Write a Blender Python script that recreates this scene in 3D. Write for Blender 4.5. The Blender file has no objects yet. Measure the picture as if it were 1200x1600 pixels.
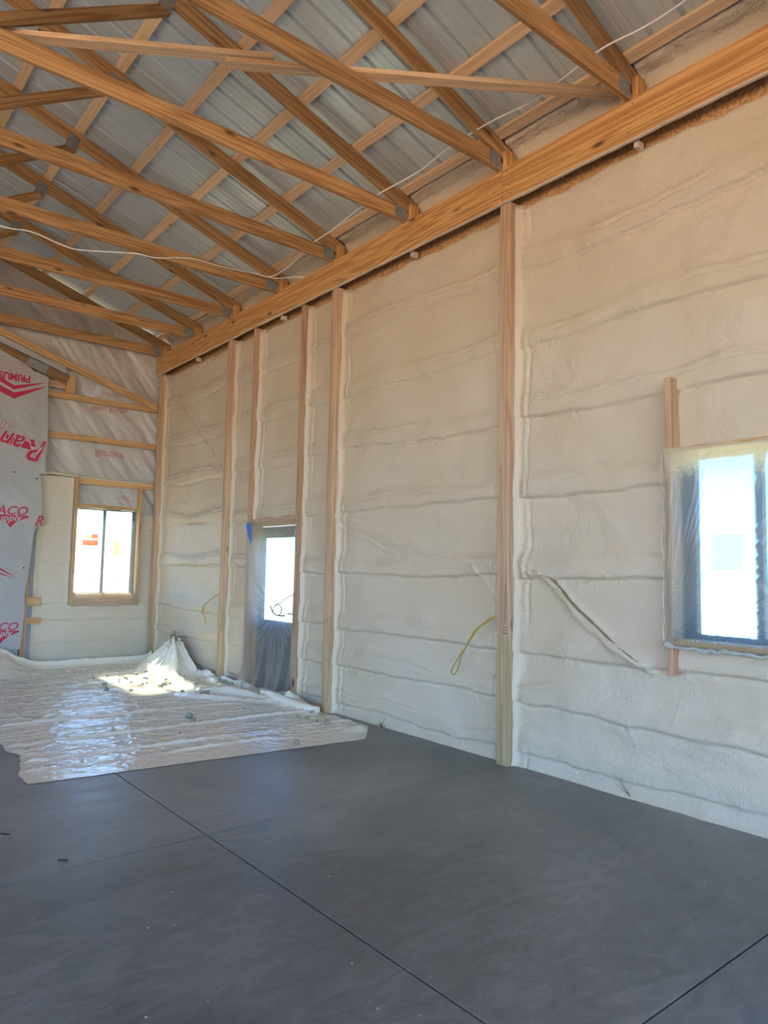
import bpy, bmesh, math, random
import numpy as np
from mathutils import Vector, Matrix, Euler

random.seed(7)
scene = bpy.context.scene
COL = scene.collection

# ------------------------------------------------------------------ camera
F_PX = 1116.2
cam_data = bpy.data.cameras.new('camera')
cam_data.sensor_fit = 'HORIZONTAL'
cam_data.sensor_width = 36.0
cam_data.lens = 36.0 * F_PX / 1200.0
cam_data.clip_end = 500
cam = bpy.data.objects.new('camera', cam_data)
COL.objects.link(cam)
YAW, PITCH, ROLL = (math.radians(a) for a in (39.398, 4.500, 1.173))
fw = Vector((math.sin(YAW) * math.cos(PITCH), math.cos(YAW) * math.cos(PITCH), math.sin(PITCH)))
rt0 = Vector((math.cos(YAW), -math.sin(YAW), 0))
up0 = rt0.cross(fw)
rt = rt0 * math.cos(ROLL) + up0 * math.sin(ROLL)
up = -rt0 * math.sin(ROLL) + up0 * math.cos(ROLL)
cam.matrix_world = Matrix(((rt.x, up.x, -fw.x, -4.3775), (rt.y, up.y, -fw.y, -3.8186),
                           (rt.z, up.z, -fw.z, 1.518), (0, 0, 0, 1)))
scene.camera = cam

# ------------------------------------------------------------------ light
vs = scene.view_settings
vs.view_transform = 'Standard'
vs.look = 'None'
vs.gamma = 1.0
vs.use_curve_mapping = False
vs.exposure = 1.68

world = bpy.data.worlds.new('world')
scene.world = world
world.use_nodes = True
wn = world.node_tree.nodes
wl = world.node_tree.links
wn.clear()
wo = wn.new('ShaderNodeOutputWorld')
bg = wn.new('ShaderNodeBackground')
sky = wn.new('ShaderNodeTexSky')
sky.sky_type = 'NISHITA'
sky.sun_disc = False
sky.sun_elevation = math.radians(37)
sky.sun_rotation = math.radians(3)
sky.air_density = 1.0
sky.dust_density = 0.7
sky.ozone_density = 1.0
bg.inputs['Strength'].default_value = 0.39
tint = wn.new('ShaderNodeMix'); tint.data_type = 'RGBA'; tint.blend_type = 'MULTIPLY'
tint.inputs[0].default_value = 1.0
tint.inputs[7].default_value = (0.70, 0.94, 1.32, 1)
wl.new(sky.outputs[0], tint.inputs[6])
wl.new(tint.outputs[2], bg.inputs['Color'])
wl.new(bg.outputs[0], wo.inputs['Surface'])

sun_d = bpy.data.lights.new('sun_offscreen', 'SUN')
sun_d.energy = 19.0
sun_d.angle = math.radians(3.0)
sun_d.color = (1.0, 0.86, 0.64)
sun = bpy.data.objects.new('sun_offscreen', sun_d)
COL.objects.link(sun)
SUN_DIR = Vector((-0.03, -1.0, -math.tan(math.radians(37)))).normalized()   # travel direction
sun.rotation_euler = SUN_DIR.to_track_quat('-Z', 'Y').to_euler()
sun.location = (0, 20, 20)


# ------------------------------------------------------------------ helpers
def tag(o, label=None, cat=None, group=None, kind=None):
    if label: o['label'] = label
    if cat: o['category'] = cat
    if group: o['group'] = group
    if kind: o['kind'] = kind
    return o


def empty(name, loc=(0, 0, 0)):
    o = bpy.data.objects.new(name, None)
    o.empty_display_size = 0.1
    o.location = loc
    COL.objects.link(o)
    return o


def base_of(o):
    if o is None:
        return Vector((0, 0, 0))
    v = Vector(o.location)
    if o.parent:
        v = base_of(o.parent) + v
    return v


def link(name, me, mat=None, parent=None, M=None, smooth=False):
    """link mesh; M is the world matrix; parents carry only translations or are handled by inverse"""
    o = bpy.data.objects.new(name, me)
    COL.objects.link(o)
    if mat is not None:
        me.materials.clear()
        for m in (mat if isinstance(mat, (list, tuple)) else [mat]):
            me.materials.append(m)
    M = M or Matrix.Identity(4)
    if parent is not None:
        o.parent = parent
        o.matrix_basis = WM[parent.name].inverted() @ M if parent.name in WM else Matrix.Translation(-base_of(parent)) @ M
    else:
        o.matrix_basis = M
    WM[o.name] = M
    if smooth:
        me.polygons.foreach_set('use_smooth', [True] * len(me.polygons))
    return o


WM = {}


def bm_mesh(bm, name):
    me = bpy.data.meshes.new(name)
    bm.normal_update()
    bm.to_mesh(me)
    bm.free()
    return me


def add_box(bm, lo, hi, mi=0):
    x0, y0, z0 = lo
    x1, y1, z1 = hi
    v = [bm.verts.new(c) for c in ((x0, y0, z0), (x1, y0, z0), (x1, y1, z0), (x0, y1, z0),
                                   (x0, y0, z1), (x1, y0, z1), (x1, y1, z1), (x0, y1, z1))]
    for q in ((0, 3, 2, 1), (4, 5, 6, 7), (0, 1, 5, 4), (1, 2, 6, 5), (2, 3, 7, 6), (3, 0, 4, 7)):
        f = bm.faces.new([v[i] for i in q])
        f.material_index = mi


def box_mesh(name, lo, hi, bev=0.0):
    bm = bmesh.new()
    add_box(bm, lo, hi)
    if bev > 0:
        bmesh.ops.bevel(bm, geom=bm.edges[:], offset=bev, segments=1, affect='EDGES')
    return bm_mesh(bm, name)


def boxes(name, lst, mat, parent=None, bev=0.0):
    bm = bmesh.new()
    for lo, hi in lst:
        add_box(bm, lo, hi)
    if bev > 0:
        bmesh.ops.bevel(bm, geom=bm.edges[:], offset=bev, segments=1, affect='EDGES')
    return link(name, bm_mesh(bm, name), mat, parent)


BOARDS = {}


def board(name, p0, p1, w, t, face, mat, parent=None, bev=0.0025, cut0=0.0, cut1=0.0):
    """lumber from p0 to p1 (centre line); w = size across 'face' plane, t = thickness along face normal"""
    p0, p1, n = Vector(p0), Vector(p1), Vector(face).normalized()
    ax = (p1 - p0)
    L = ax.length
    ax.normalize()
    side = n.cross(ax).normalized()
    n = ax.cross(side)
    M = Matrix(((ax.x, side.x, n.x, p0.x), (ax.y, side.y, n.y, p0.y), (ax.z, side.z, n.z, p0.z), (0, 0, 0, 1)))
    key = (round(L, 4), w, t, bev, cut0, cut1, mat.name)
    me = BOARDS.get(key)
    if me is None:
        bm = bmesh.new()
        add_box(bm, (0, -w / 2, -t / 2), (L, w / 2, t / 2))
        if cut0 or cut1:
            for v in bm.verts:
                if v.co.x < L / 2:
                    v.co.x += cut0 * (v.co.y / w + 0.5)
                else:
                    v.co.x += cut1 * (v.co.y / w + 0.5)
        if bev > 0:
            bmesh.ops.bevel(bm, geom=bm.edges[:], offset=bev, segments=1, affect='EDGES')
        me = bm_mesh(bm, name)
        me.materials.append(mat)
        BOARDS[key] = me
    o = link(name, me, None, parent, M)
    return o


def catmull(pts, n=8):
    pts = [Vector(p) for p in pts]
    P = [pts[0] * 2 - pts[1]] + pts + [pts[-1] * 2 - pts[-2]]
    out = []
    for i in range(1, len(P) - 2):
        a, b, c, d = P[i - 1:i + 3]
        for k in range(n):
            t = k / n
            out.append(0.5 * ((2 * b) + (c - a) * t + (2 * a - 5 * b + 4 * c - d) * t * t + (3 * b - a - 3 * c + d) * t ** 3))
    out.append(pts[-1])
    return out


def tube_bm(bm, pts, r, seg=6, n=8, mi=0):
    pts = catmull(pts, n)
    rings = []
    for i, p in enumerate(pts):
        d = (pts[min(i + 1, len(pts) - 1)] - pts[max(i - 1, 0)]).normalized()
        a = d.cross(Vector((0.3, 0.2, 1))).normalized()
        b = d.cross(a)
        rr = r[min(int(i / (len(pts) - 1) * (len(r) - 1) + .5), len(r) - 1)] if isinstance(r, (list, tuple)) else r
        rings.append([bm.verts.new(p + (a * math.cos(k * 2 * math.pi / seg) + b * math.sin(k * 2 * math.pi / seg)) * rr) for k in range(seg)])
    for A, B in zip(rings, rings[1:]):
        for k in range(seg):
            f = bm.faces.new((A[k], A[(k + 1) % seg], B[(k + 1) % seg], B[k]))
            f.smooth = True
            f.material_index = mi
    bm.faces.new(rings[0][::-1])
    bm.faces.new(rings[-1])


def tube(name, pts, r, mat, parent=None, seg=6, n=8):
    bm = bmesh.new()
    tube_bm(bm, pts, r, seg, n)
    return link(name, bm_mesh(bm, name), mat, parent)


# numpy gradient noise ------------------------------------------------
def _hash(ix, iy, seed):
    h = (ix.astype(np.int64) * 374761393 + iy.astype(np.int64) * 668265263 + seed * 1442695041) & 0xffffffff
    h = ((h ^ (h >> 13)) * 1274126177) & 0xffffffff
    h = h ^ (h >> 16)
    return (h & 0xffff) / 65535.0 * 2 * np.pi


def noise(x, y, seed=0):
    x = np.asarray(x, float); y = np.asarray(y, float)
    x, y = np.broadcast_arrays(x, y)
    ix, iy = np.floor(x), np.floor(y)
    fx, fy = x - ix, y - iy
    u, v = fx * fx * fx * (fx * (fx * 6 - 15) + 10), fy * fy * fy * (fy * (fy * 6 - 15) + 10)
    def g(dx, dy):
        a = _hash(ix + dx, iy + dy, seed)
        return np.cos(a) * (fx - dx) + np.sin(a) * (fy - dy)
    a = g(0, 0) * (1 - u) + g(1, 0) * u
    b = g(0, 1) * (1 - u) + g(1, 1) * u
    return (a * (1 - v) + b * v) * 1.5


def fbm(x, y, seed=0, octv=4, gain=0.5):
    s = 0; a = 1.0; f = 1.0
    for i in range(octv):
        s = s + a * noise(np.asarray(x) * f, np.asarray(y) * f, seed + i * 17)
        a *= gain; f *= 2.03
    return s


def sstep(a, b, x):
    t = np.clip((x - a) / (b - a), 0, 1)
    return t * t * (3 - 2 * t)


def poly_dist(y, z, pts):
    d = np.full(np.broadcast(y, z).shape, 9.0)
    for (a0, b0), (a1, b1) in zip(pts, pts[1:]):
        vx, vy = a1 - a0, b1 - b0
        t = np.clip(((y - a0) * vx + (z - b0) * vy) / (vx * vx + vy * vy), 0, 1)
        d = np.minimum(d, np.hypot(y - a0 - t * vx, z - b0 - t * vy))
    return d


def grid_mesh(name, P, mask=None, flip=False):
    """P: (n,m,3) array of points; mask: (n-1,m-1) of quads kept"""
    n, m, _ = P.shape
    idx = np.arange(n * m).reshape(n, m)
    q = np.stack([idx[:-1, :-1], idx[1:, :-1], idx[1:, 1:], idx[:-1, 1:]], -1)
    if flip:
        q = q[..., ::-1]
    q = q[mask] if mask is not None else q.reshape(-1, 4)
    used = np.unique(q)
    remap = np.full(n * m, -1); remap[used] = np.arange(len(used))
    V = P.reshape(-1, 3)[used]
    q = remap[q]
    me = bpy.data.meshes.new(name)
    me.vertices.add(len(V)); me.vertices.foreach_set('co', V.astype(np.float32).ravel())
    me.loops.add(q.size); me.loops.foreach_set('vertex_index', q.astype(np.int32).ravel())
    me.polygons.add(len(q)); me.polygons.foreach_set('loop_start', np.arange(0, q.size, 4, dtype=np.int32))
    me.polygons.foreach_set('loop_total', np.full(len(q), 4, dtype=np.int32))
    me.update(calc_edges=True)
    me.validate()
    me.polygons.foreach_set('use_smooth', [True] * len(me.polygons))
    return me


# ------------------------------------------------------------------ materials
def new_mat(name):
    m = bpy.data.materials.new(name)
    m.use_nodes = True
    nt = m.node_tree
    return m, nt, nt.nodes, nt.links, nt.nodes['Principled BSDF']


def ramp(N, cols, interp='LINEAR'):
    r = N.new('ShaderNodeValToRGB')
    r.color_ramp.interpolation = interp
    el = r.color_ramp.elements
    while len(el) < len(cols):
        el.new(0.5)
    for e, (p, c) in zip(el, cols):
        e.position = p
        e.color = (*c, 1) if len(c) == 3 else c
    return r


def wood_mat(name, light, dark, knot=(0.10, 0.045, 0.02), rough=0.62, tint_var=0.25, knots=0.5, lower=None, grain=1.0):
    m, nt, N, L, bs = new_mat(name)
    tc = N.new('ShaderNodeTexCoord')
    oi = N.new('ShaderNodeObjectInfo')
    mul = N.new('ShaderNodeVectorMath'); mul.operation = 'SCALE'
    comb = N.new('ShaderNodeCombineXYZ')
    for i, k in enumerate((37.0, 11.0, 23.0)):
        mm = N.new('ShaderNodeMath'); mm.operation = 'MULTIPLY'; mm.inputs[1].default_value = k
        L.new(oi.outputs['Random'], mm.inputs[0]); L.new(mm.outputs[0], comb.inputs[i])
    add = N.new('ShaderNodeVectorMath'); add.operation = 'ADD'
    L.new(tc.outputs['Object'], add.inputs[0]); L.new(comb.outputs[0], add.inputs[1])
    # slow wander
    n0 = N.new('ShaderNodeTexNoise'); n0.inputs['Scale'].default_value = 1.3; n0.inputs['Detail'].default_value = 2
    mp0 = N.new('ShaderNodeMapping'); mp0.inputs['Scale'].default_value = (0.7, 3, 3)
    L.new(add.outputs[0], mp0.inputs[0]); L.new(mp0.outputs[0], n0.inputs['Vector'])
    # cathedral rings
    mp = N.new('ShaderNodeMapping'); mp.inputs['Scale'].default_value = (0.35, 9.0, 9.0)
    L.new(add.outputs[0], mp.inputs[0])
    wv = N.new('ShaderNodeTexNoise'); wv.inputs['Scale'].default_value = 1.0; wv.inputs['Detail'].default_value = 2.5
    wv.inputs['Distortion'].default_value = 0.6
    L.new(mp.outputs[0], wv.inputs['Vector'])
    ms = N.new('ShaderNodeMath'); ms.operation = 'MULTIPLY'; ms.inputs[1].default_value = 55.0 * grain
    L.new(wv.outputs[0], ms.inputs[0])
    sn = N.new('ShaderNodeMath'); sn.operation = 'SINE'
    L.new(ms.outputs[0], sn.inputs[0])
    mr = N.new('ShaderNodeMapRange'); mr.inputs[1].default_value = -1; mr.inputs[2].default_value = 1
    L.new(sn.outputs[0], mr.inputs[0])
    # fine fibre
    mp2 = N.new('ShaderNodeMapping'); mp2.inputs['Scale'].default_value = (1.5, 90, 90)
    L.new(add.outputs[0], mp2.inputs[0])
    fb = N.new('ShaderNodeTexNoise'); fb.inputs['Scale'].default_value = 1.0; fb.inputs['Detail'].default_value = 3
    L.new(mp2.outputs[0], fb.inputs['Vector'])
    mx = N.new('ShaderNodeMix'); mx.data_type = 'FLOAT'; mx.inputs[0].default_value = 0.45
    L.new(mr.outputs[0], mx.inputs[2]); L.new(fb.outputs[0], mx.inputs[3])
    rp = ramp(N, [(0.18, dark), (0.75, light)])
    L.new(mx.outputs[0], rp.inputs[0])
    # per board tint
    hsv = N.new('ShaderNodeHueSaturation')
    mv = N.new('ShaderNodeMapRange'); mv.inputs[3].default_value = 1 - tint_var; mv.inputs[4].default_value = 1 + tint_var
    L.new(oi.outputs['Random'], mv.inputs[0]); L.new(mv.outputs[0], hsv.inputs['Value'])
    L.new(rp.outputs[0], hsv.inputs['Color'])
    # knots
    mp3 = N.new('ShaderNodeMapping'); mp3.inputs['Scale'].default_value = (2.2, 7.0, 7.0)
    L.new(add.outputs[0], mp3.inputs[0])
    vo = N.new('ShaderNodeTexVoronoi'); vo.inputs['Scale'].default_value = 1.0
    L.new(mp3.outputs[0], vo.inputs['Vector'])
    kr = ramp(N, [(0.06, (1, 1, 1)), (0.17, (0, 0, 0))])
    L.new(vo.outputs['Distance'], kr.inputs[0])
    gt = N.new('ShaderNodeMath'); gt.operation = 'GREATER_THAN'; gt.inputs[1].default_value = 1 - knots
    sep = N.new('ShaderNodeSeparateColor'); L.new(vo.outputs['Color'], sep.inputs[0]); L.new(sep.outputs[0], gt.inputs[0])
    km = N.new('ShaderNodeMath'); km.operation = 'MULTIPLY'
    L.new(kr.outputs[0], km.inputs[0]); L.new(gt.outputs[0], km.inputs[1])
    kmix = N.new('ShaderNodeMix'); kmix.data_type = 'RGBA'
    L.new(km.outputs[0], kmix.inputs[0]); L.new(hsv.outputs[0], kmix.inputs[6]); kmix.inputs[7].default_value = (*knot, 1)
    out = kmix.outputs[2]
    if lower:      # preservative-treated lower part of a spliced post: its own colour below the splice
        geo = N.new('ShaderNodeNewGeometry'); sp = N.new('ShaderNodeSeparateXYZ'); L.new(geo.outputs['Position'], sp.inputs[0])
        nz = N.new('ShaderNodeMath'); nz.operation = 'MULTIPLY_ADD'; nz.inputs[1].default_value = 0.06; nz.inputs[2].default_value = 0
        L.new(fb.outputs[0], nz.inputs[0])
        ad = N.new('ShaderNodeMath'); ad.operation = 'ADD'; L.new(sp.outputs[2], ad.inputs[0]); L.new(nz.outputs[0], ad.inputs[1])
        lr = N.new('ShaderNodeMapRange'); lr.inputs[1].default_value = lower[0]; lr.inputs[2].default_value = lower[0] + 0.05
        L.new(ad.outputs[0], lr.inputs[0])
        lm = N.new('ShaderNodeMix'); lm.data_type = 'RGBA'
        mult = N.new('ShaderNodeMix'); mult.data_type = 'RGBA'; mult.blend_type = 'MULTIPLY'; mult.inputs[0].default_value = 1
        L.new(out, mult.inputs[6]); mult.inputs[7].default_value = (*lower[1], 1)
        L.new(lr.outputs[0], lm.inputs[0]); L.new(mult.outputs[2], lm.inputs[6]); L.new(out, lm.inputs[7])
        out = lm.outputs[2]
    L.new(out, bs.inputs['Base Color'])
    bs.inputs['Roughness'].default_value = rough
    bs.inputs['Specular IOR Level'].default_value = 0.3
    bp = N.new('ShaderNodeBump'); bp.inputs['Strength'].default_value = 0.12; bp.inputs['Distance'].default_value = 0.002
    L.new(mx.outputs[0], bp.inputs['Height']); L.new(bp.outputs[0], bs.inputs['Normal'])
    return m


M_HEADER = wood_mat('pine_header', (0.62, 0.345, 0.135), (0.40, 0.185, 0.06), tint_var=0.08, knots=0.5)
M_TRUSS = wood_mat('pine_truss', (0.50, 0.29, 0.125), (0.29, 0.145, 0.055), tint_var=0.22, knots=0.45)
M_PURLIN = wood_mat('spruce_purlin', (0.80, 0.56, 0.34), (0.68, 0.45, 0.25), tint_var=0.12, knots=0.3, grain=0.7)
M_BRACE = wood_mat('spruce_brace', (0.80, 0.56, 0.34), (0.66, 0.42, 0.23), tint_var=0.08, knots=0.6)
M_POST = wood_mat('spruce_post', (0.60, 0.40, 0.26), (0.46, 0.285, 0.17), tint_var=0.10, knots=0.25, grain=0.8, lower=(1.0, (0.88, 0.97, 0.84)))
M_STUD = wood_mat('spruce_stud', (0.58, 0.36, 0.225), (0.43, 0.25, 0.145), tint_var=0.12, knots=0.4)
M_GIRT = wood_mat('pine_girt', (0.64, 0.39, 0.17), (0.47, 0.26, 0.10), tint_var=0.10, knots=0.4)
M_OLDWOOD = wood_mat('weathered_lumber', (0.34, 0.20, 0.10), (0.16, 0.085, 0.04), tint_var=0.1, knots=0.6)


def foam_mat(name, col=(0.62, 0.52, 0.39), bump=0.62):
    m, nt, N, L, bs = new_mat(name)
    tc = N.new('ShaderNodeTexCoord')
    n1 = N.new('ShaderNodeTexNoise'); n1.inputs['Scale'].default_value = 1.1; n1.inputs['Detail'].default_value = 4
    L.new(tc.outputs['Object'], n1.inputs['Vector'])
    c2 = tuple(min(1, c * f) for c, f in zip(col, (1.04, 1.06, 1.10)))
    c1 = tuple(c * f for c, f in zip(col, (0.95, 0.93, 0.87)))
    rp = ramp(N, [(0.3, c1), (0.7, c2)])
    L.new(n1.outputs[0], rp.inputs[0])
    L.new(rp.outputs[0], bs.inputs['Base Color'])
    # orange peel
    n2 = N.new('ShaderNodeTexNoise'); n2.inputs['Scale'].default_value = 85; n2.inputs['Detail'].default_value = 2
    n3 = N.new('ShaderNodeTexNoise'); n3.inputs['Scale'].default_value = 24; n3.inputs['Detail'].default_value = 3
    n4 = N.new('ShaderNodeTexNoise'); n4.inputs['Scale'].default_value = 2.2; n4.inputs['Detail'].default_value = 2
    for n in (n2, n3, n4):
        L.new(tc.outputs['Object'], n.inputs['Vector'])
    mk = N.new('ShaderNodeMapRange'); mk.inputs[1].default_value = 0.40; mk.inputs[2].default_value = 0.65
    mk.inputs[3].default_value = 0.25
    L.new(n4.outputs[0], mk.inputs[0])
    a = N.new('ShaderNodeMath'); a.operation = 'MULTIPLY'; L.new(n2.outputs[0], a.inputs[0]); L.new(mk.outputs[0], a.inputs[1])
    b = N.new('ShaderNodeMath'); b.operation = 'MULTIPLY_ADD'; b.inputs[1].default_value = 0.8
    L.new(n3.outputs[0], b.inputs[0]); L.new(a.outputs[0], b.inputs[2])
    bp = N.new('ShaderNodeBump'); bp.inputs['Strength'].default_value = bump; bp.inputs['Distance'].default_value = 0.012
    L.new(b.outputs[0], bp.inputs['Height']); L.new(bp.outputs[0], bs.inputs['Normal'])
    bs.inputs['Roughness'].default_value = 0.45
    bs.inputs['Specular IOR Level'].default_value = 0.38
    bs.inputs['Subsurface Weight'].default_value = 0.0
    return m


M_FOAM = foam_mat('spray_foam')
M_FOAM_BACK = M_FOAM
M_FOAM_EAVE = foam_mat('spray_foam_eave', bump=1.0)


def plain(name, col, rough=0.5, metal=0.0, spec=0.5):
    m, nt, N, L, bs = new_mat(name)
    bs.inputs['Base Color'].default_value = (*col, 1)
    bs.inputs['Roughness'].default_value = rough
    bs.inputs['Metallic'].default_value = metal
    bs.inputs['Specular IOR Level'].default_value = spec
    return m


def noisy(name, c1, c2, scale=5.0, rough=0.5, metal=0.0, stretch=(1, 1, 1), bump=0.0, detail=4):
    m, nt, N, L, bs = new_mat(name)
    tc = N.new('ShaderNodeTexCoord'); mp = N.new('ShaderNodeMapping'); mp.inputs['Scale'].default_value = stretch
    n = N.new('ShaderNodeTexNoise'); n.inputs['Scale'].default_value = scale; n.inputs['Detail'].default_value = detail
    L.new(tc.outputs['Object'], mp.inputs[0]); L.new(mp.outputs[0], n.inputs['Vector'])
    rp = ramp(N, [(0.3, c1), (0.7, c2)]); L.new(n.outputs[0], rp.inputs[0]); L.new(rp.outputs[0], bs.inputs['Base Color'])
    bs.inputs['Roughness'].default_value = rough; bs.inputs['Metallic'].default_value = metal
    if bump:
        bp = N.new('ShaderNodeBump'); bp.inputs['Strength'].default_value = bump; bp.inputs['Distance'].default_value = 0.004
        L.new(n.outputs[0], bp.inputs['Height']); L.new(bp.outputs[0], bs.inputs['Normal'])
    return m


M_ROOF = noisy('galvalume_sheet', (0.54, 0.595, 0.59), (0.64, 0.69, 0.68), 0.8, rough=0.34, metal=0.4, stretch=(0.4, 1, 1))
M_SIDING = noisy('siding_sheet', (0.62, 0.63, 0.62), (0.70, 0.71, 0.70), 1.0, rough=0.5)
M_PLATE = noisy('galvanised_plate', (0.26, 0.27, 0.27), (0.40, 0.41, 0.41), 30, rough=0.45, metal=0.6)
M_BLACK = plain('black_vinyl', (0.012, 0.013, 0.016), 0.35)
M_DARKDOOR = plain('grey_door_paint', (0.10, 0.105, 0.115), 0.5)
def wrap_flat(name, col, rough=0.5):
    m, nt, N, L, bs = new_mat(name)
    bs.inputs['Base Color'].default_value = (*col, 1); bs.inputs['Roughness'].default_value = rough
    tl = N.new('ShaderNodeBsdfTranslucent'); tl.inputs[0].default_value = (*col, 1)
    mx = N.new('ShaderNodeMixShader'); mx.inputs[0].default_value = 0.65
    L.new(bs.outputs[0], mx.inputs[1]); L.new(tl.outputs[0], mx.inputs[2])
    tp = N.new('ShaderNodeBsdfTransparent'); tp.inputs[0].default_value = (*col, 1)
    m2 = N.new('ShaderNodeMixShader'); m2.inputs[0].default_value = 0.5
    L.new(mx.outputs[0], m2.inputs[1]); L.new(tp.outputs[0], m2.inputs[2]); L.new(m2.outputs[0], N['Material Output'].inputs[0])
    return m


M_WIRE = plain('white_cable', (0.80, 0.79, 0.75), 0.45)
M_YELLOW = plain('yellow_cable', (0.42, 0.29, 0.02), 0.4)
M_TANCABLE = plain('tan_cable', (0.22, 0.165, 0.08), 0.6)
M_BLACKWIRE = plain('black_cable', (0.02, 0.022, 0.025), 0.4)
M_TAPE = plain('blue_tape', (0.02, 0.16, 0.62), 0.6)
M_RED = plain('red_print', (0.50, 0.015, 0.06), 0.5)
M_REDOUT = plain('dark_red_outline', (0.32, 0.02, 0.06), 0.5)
M_REDFADE = plain('faded_red_print', (0.55, 0.30, 0.28), 0.6)
M_SHEETWHITE = plain('white_print', (0.56, 0.53, 0.49), 0.5)
M_PIPE = noisy('grey_pipe', (0.10, 0.13, 0.17), (0.22, 0.26, 0.31), 12, rough=0.4)
M_BRASS = plain('dull_brass', (0.28, 0.22, 0.13), 0.4, 0.7)
M_SCRAP_W = foam_mat('foam_scrap_pale', (0.74, 0.68, 0.52), bump=1.0)
M_SCRAP_D = noisy('foam_scrap_grey', (0.20, 0.19, 0.15), (0.36, 0.34, 0.27), 40, rough=0.9)
M_CHIP = plain('dark_chip', (0.03, 0.03, 0.032), 0.7)
M_LABEL_O = wrap_flat('orange_sticker', (0.75, 0.22, 0.10), 0.5)
M_LABEL_B = wrap_flat('beige_sticker', (0.62, 0.46, 0.30), 0.5)
M_LABEL_P = wrap_flat('pink_sticker', (0.92, 0.74, 0.72), 0.5)
M_LABEL_G = wrap_flat('grey_sticker', (0.45, 0.50, 0.52), 0.5)


def concrete_mat():
    m, nt, N, L, bs = new_mat('concrete')
    tc = N.new('ShaderNodeTexCoord')
    def ns(scale, det=5, dist=0.0, st=(1, 1, 1)):
        mp = N.new('ShaderNodeMapping'); mp.inputs['Scale'].default_value = st
        n = N.new('ShaderNodeTexNoise'); n.inputs['Scale'].default_value = scale; n.inputs['Detail'].default_value = det
        n.inputs['Distortion'].default_value = dist
        L.new(tc.outputs['Object'], mp.inputs[0]); L.new(mp.outputs[0], n.inputs['Vector'])
        return n
    a = ns(0.55, 6, 0.8); b = ns(4.5, 5, 1.5, (1, 2.2, 1)); c = ns(60, 3)
    mx = N.new('ShaderNodeMix'); mx.data_type = 'FLOAT'; mx.inputs[0].default_value = 0.35
    L.new(a.outputs[0], mx.inputs[2]); L.new(b.outputs[0], mx.inputs[3])
    mx2 = N.new('ShaderNodeMix'); mx2.data_type = 'FLOAT'; mx2.inputs[0].default_value = 0.12
    L.new(mx.outputs[0], mx2.inputs[2]); L.new(c.outputs[0], mx2.inputs[3])
    rp = ramp(N, [(0.38, (0.118, 0.124, 0.116)), (0.50, (0.195, 0.202, 0.186)), (0.63, (0.30, 0.302, 0.278))])
    L.new(mx2.outputs[0], rp.inputs[0]); L.new(rp.outputs[0], bs.inputs['Base Color'])
    # trowel swirl relief
    wv = N.new('ShaderNodeTexWave'); wv.wave_type = 'RINGS'; wv.inputs['Scale'].default_value = 3.2
    wv.inputs['Distortion'].default_value = 5; wv.inputs['Detail'].default_value = 1; wv.inputs['Detail Scale'].default_value = 0.6
    L.new(tc.outputs['Object'], wv.inputs['Vector'])
    ms = ns(0.7, 2)
    mm = N.new('ShaderNodeMapRange'); mm.inputs[1].default_value = 0.48; mm.inputs[2].default_value = 0.62
    L.new(ms.outputs[0], mm.inputs[0])
    pr = N.new('ShaderNodeMath'); pr.operation = 'MULTIPLY'; L.new(wv.outputs['Fac'], pr.inputs[0]); L.new(mm.outputs[0], pr.inputs[1])
    ad = N.new('ShaderNodeMath'); ad.operation = 'MULTIPLY_ADD'; ad.inputs[1].default_value = 0.35
    L.new(pr.outputs[0], ad.inputs[0]); L.new(c.outputs[0], ad.inputs[2])
    bp = N.new('ShaderNodeBump'); bp.inputs['Strength'].default_value = 0.10; bp.inputs['Distance'].default_value = 0.003
    L.new(ad.outputs[0], bp.inputs['Height']); L.new(bp.outputs[0], bs.inputs['Normal'])
    rr = N.new('ShaderNodeMapRange'); rr.inputs[1].default_value = 0.3; rr.inputs[2].default_value = 0.7
    rr.inputs[3].default_value = 0.36; rr.inputs[4].default_value = 0.52
    L.new(b.outputs[0], rr.inputs[0]); L.new(rr.outputs[0], bs.inputs['Roughness'])
    bs.inputs['Specular IOR Level'].default_value = 0.45
    return m


M_CONC = concrete_mat()
M_GROUND = noisy('tan_gravel', (0.46, 0.33, 0.19), (0.56, 0.41, 0.25), 0.7, rough=0.95)


def schlick(N, L, ior, normal=None):
    """two-sided reflectance of a thin sheet"""
    f0 = ((ior - 1) / (ior + 1)) ** 2 * 1.8
    geo = N.new('ShaderNodeNewGeometry')
    dt = N.new('ShaderNodeVectorMath'); dt.operation = 'DOT_PRODUCT'
    L.new(normal or geo.outputs['Normal'], dt.inputs[0]); L.new(geo.outputs['Incoming'], dt.inputs[1])
    ab = N.new('ShaderNodeMath'); ab.operation = 'ABSOLUTE'; L.new(dt.outputs['Value'], ab.inputs[0])
    su = N.new('ShaderNodeMath'); su.operation = 'SUBTRACT'; su.inputs[0].default_value = 1; su.use_clamp = True; L.new(ab.outputs[0], su.inputs[1])
    pw = N.new('ShaderNodeMath'); pw.operation = 'POWER'; pw.inputs[1].default_value = 5; L.new(su.outputs[0], pw.inputs[0])
    ma = N.new('ShaderNodeMath'); ma.operation = 'MULTIPLY_ADD'; ma.inputs[1].default_value = 1 - f0; ma.inputs[2].default_value = f0
    L.new(pw.outputs[0], ma.inputs[0])
    return ma.outputs[0]


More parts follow.
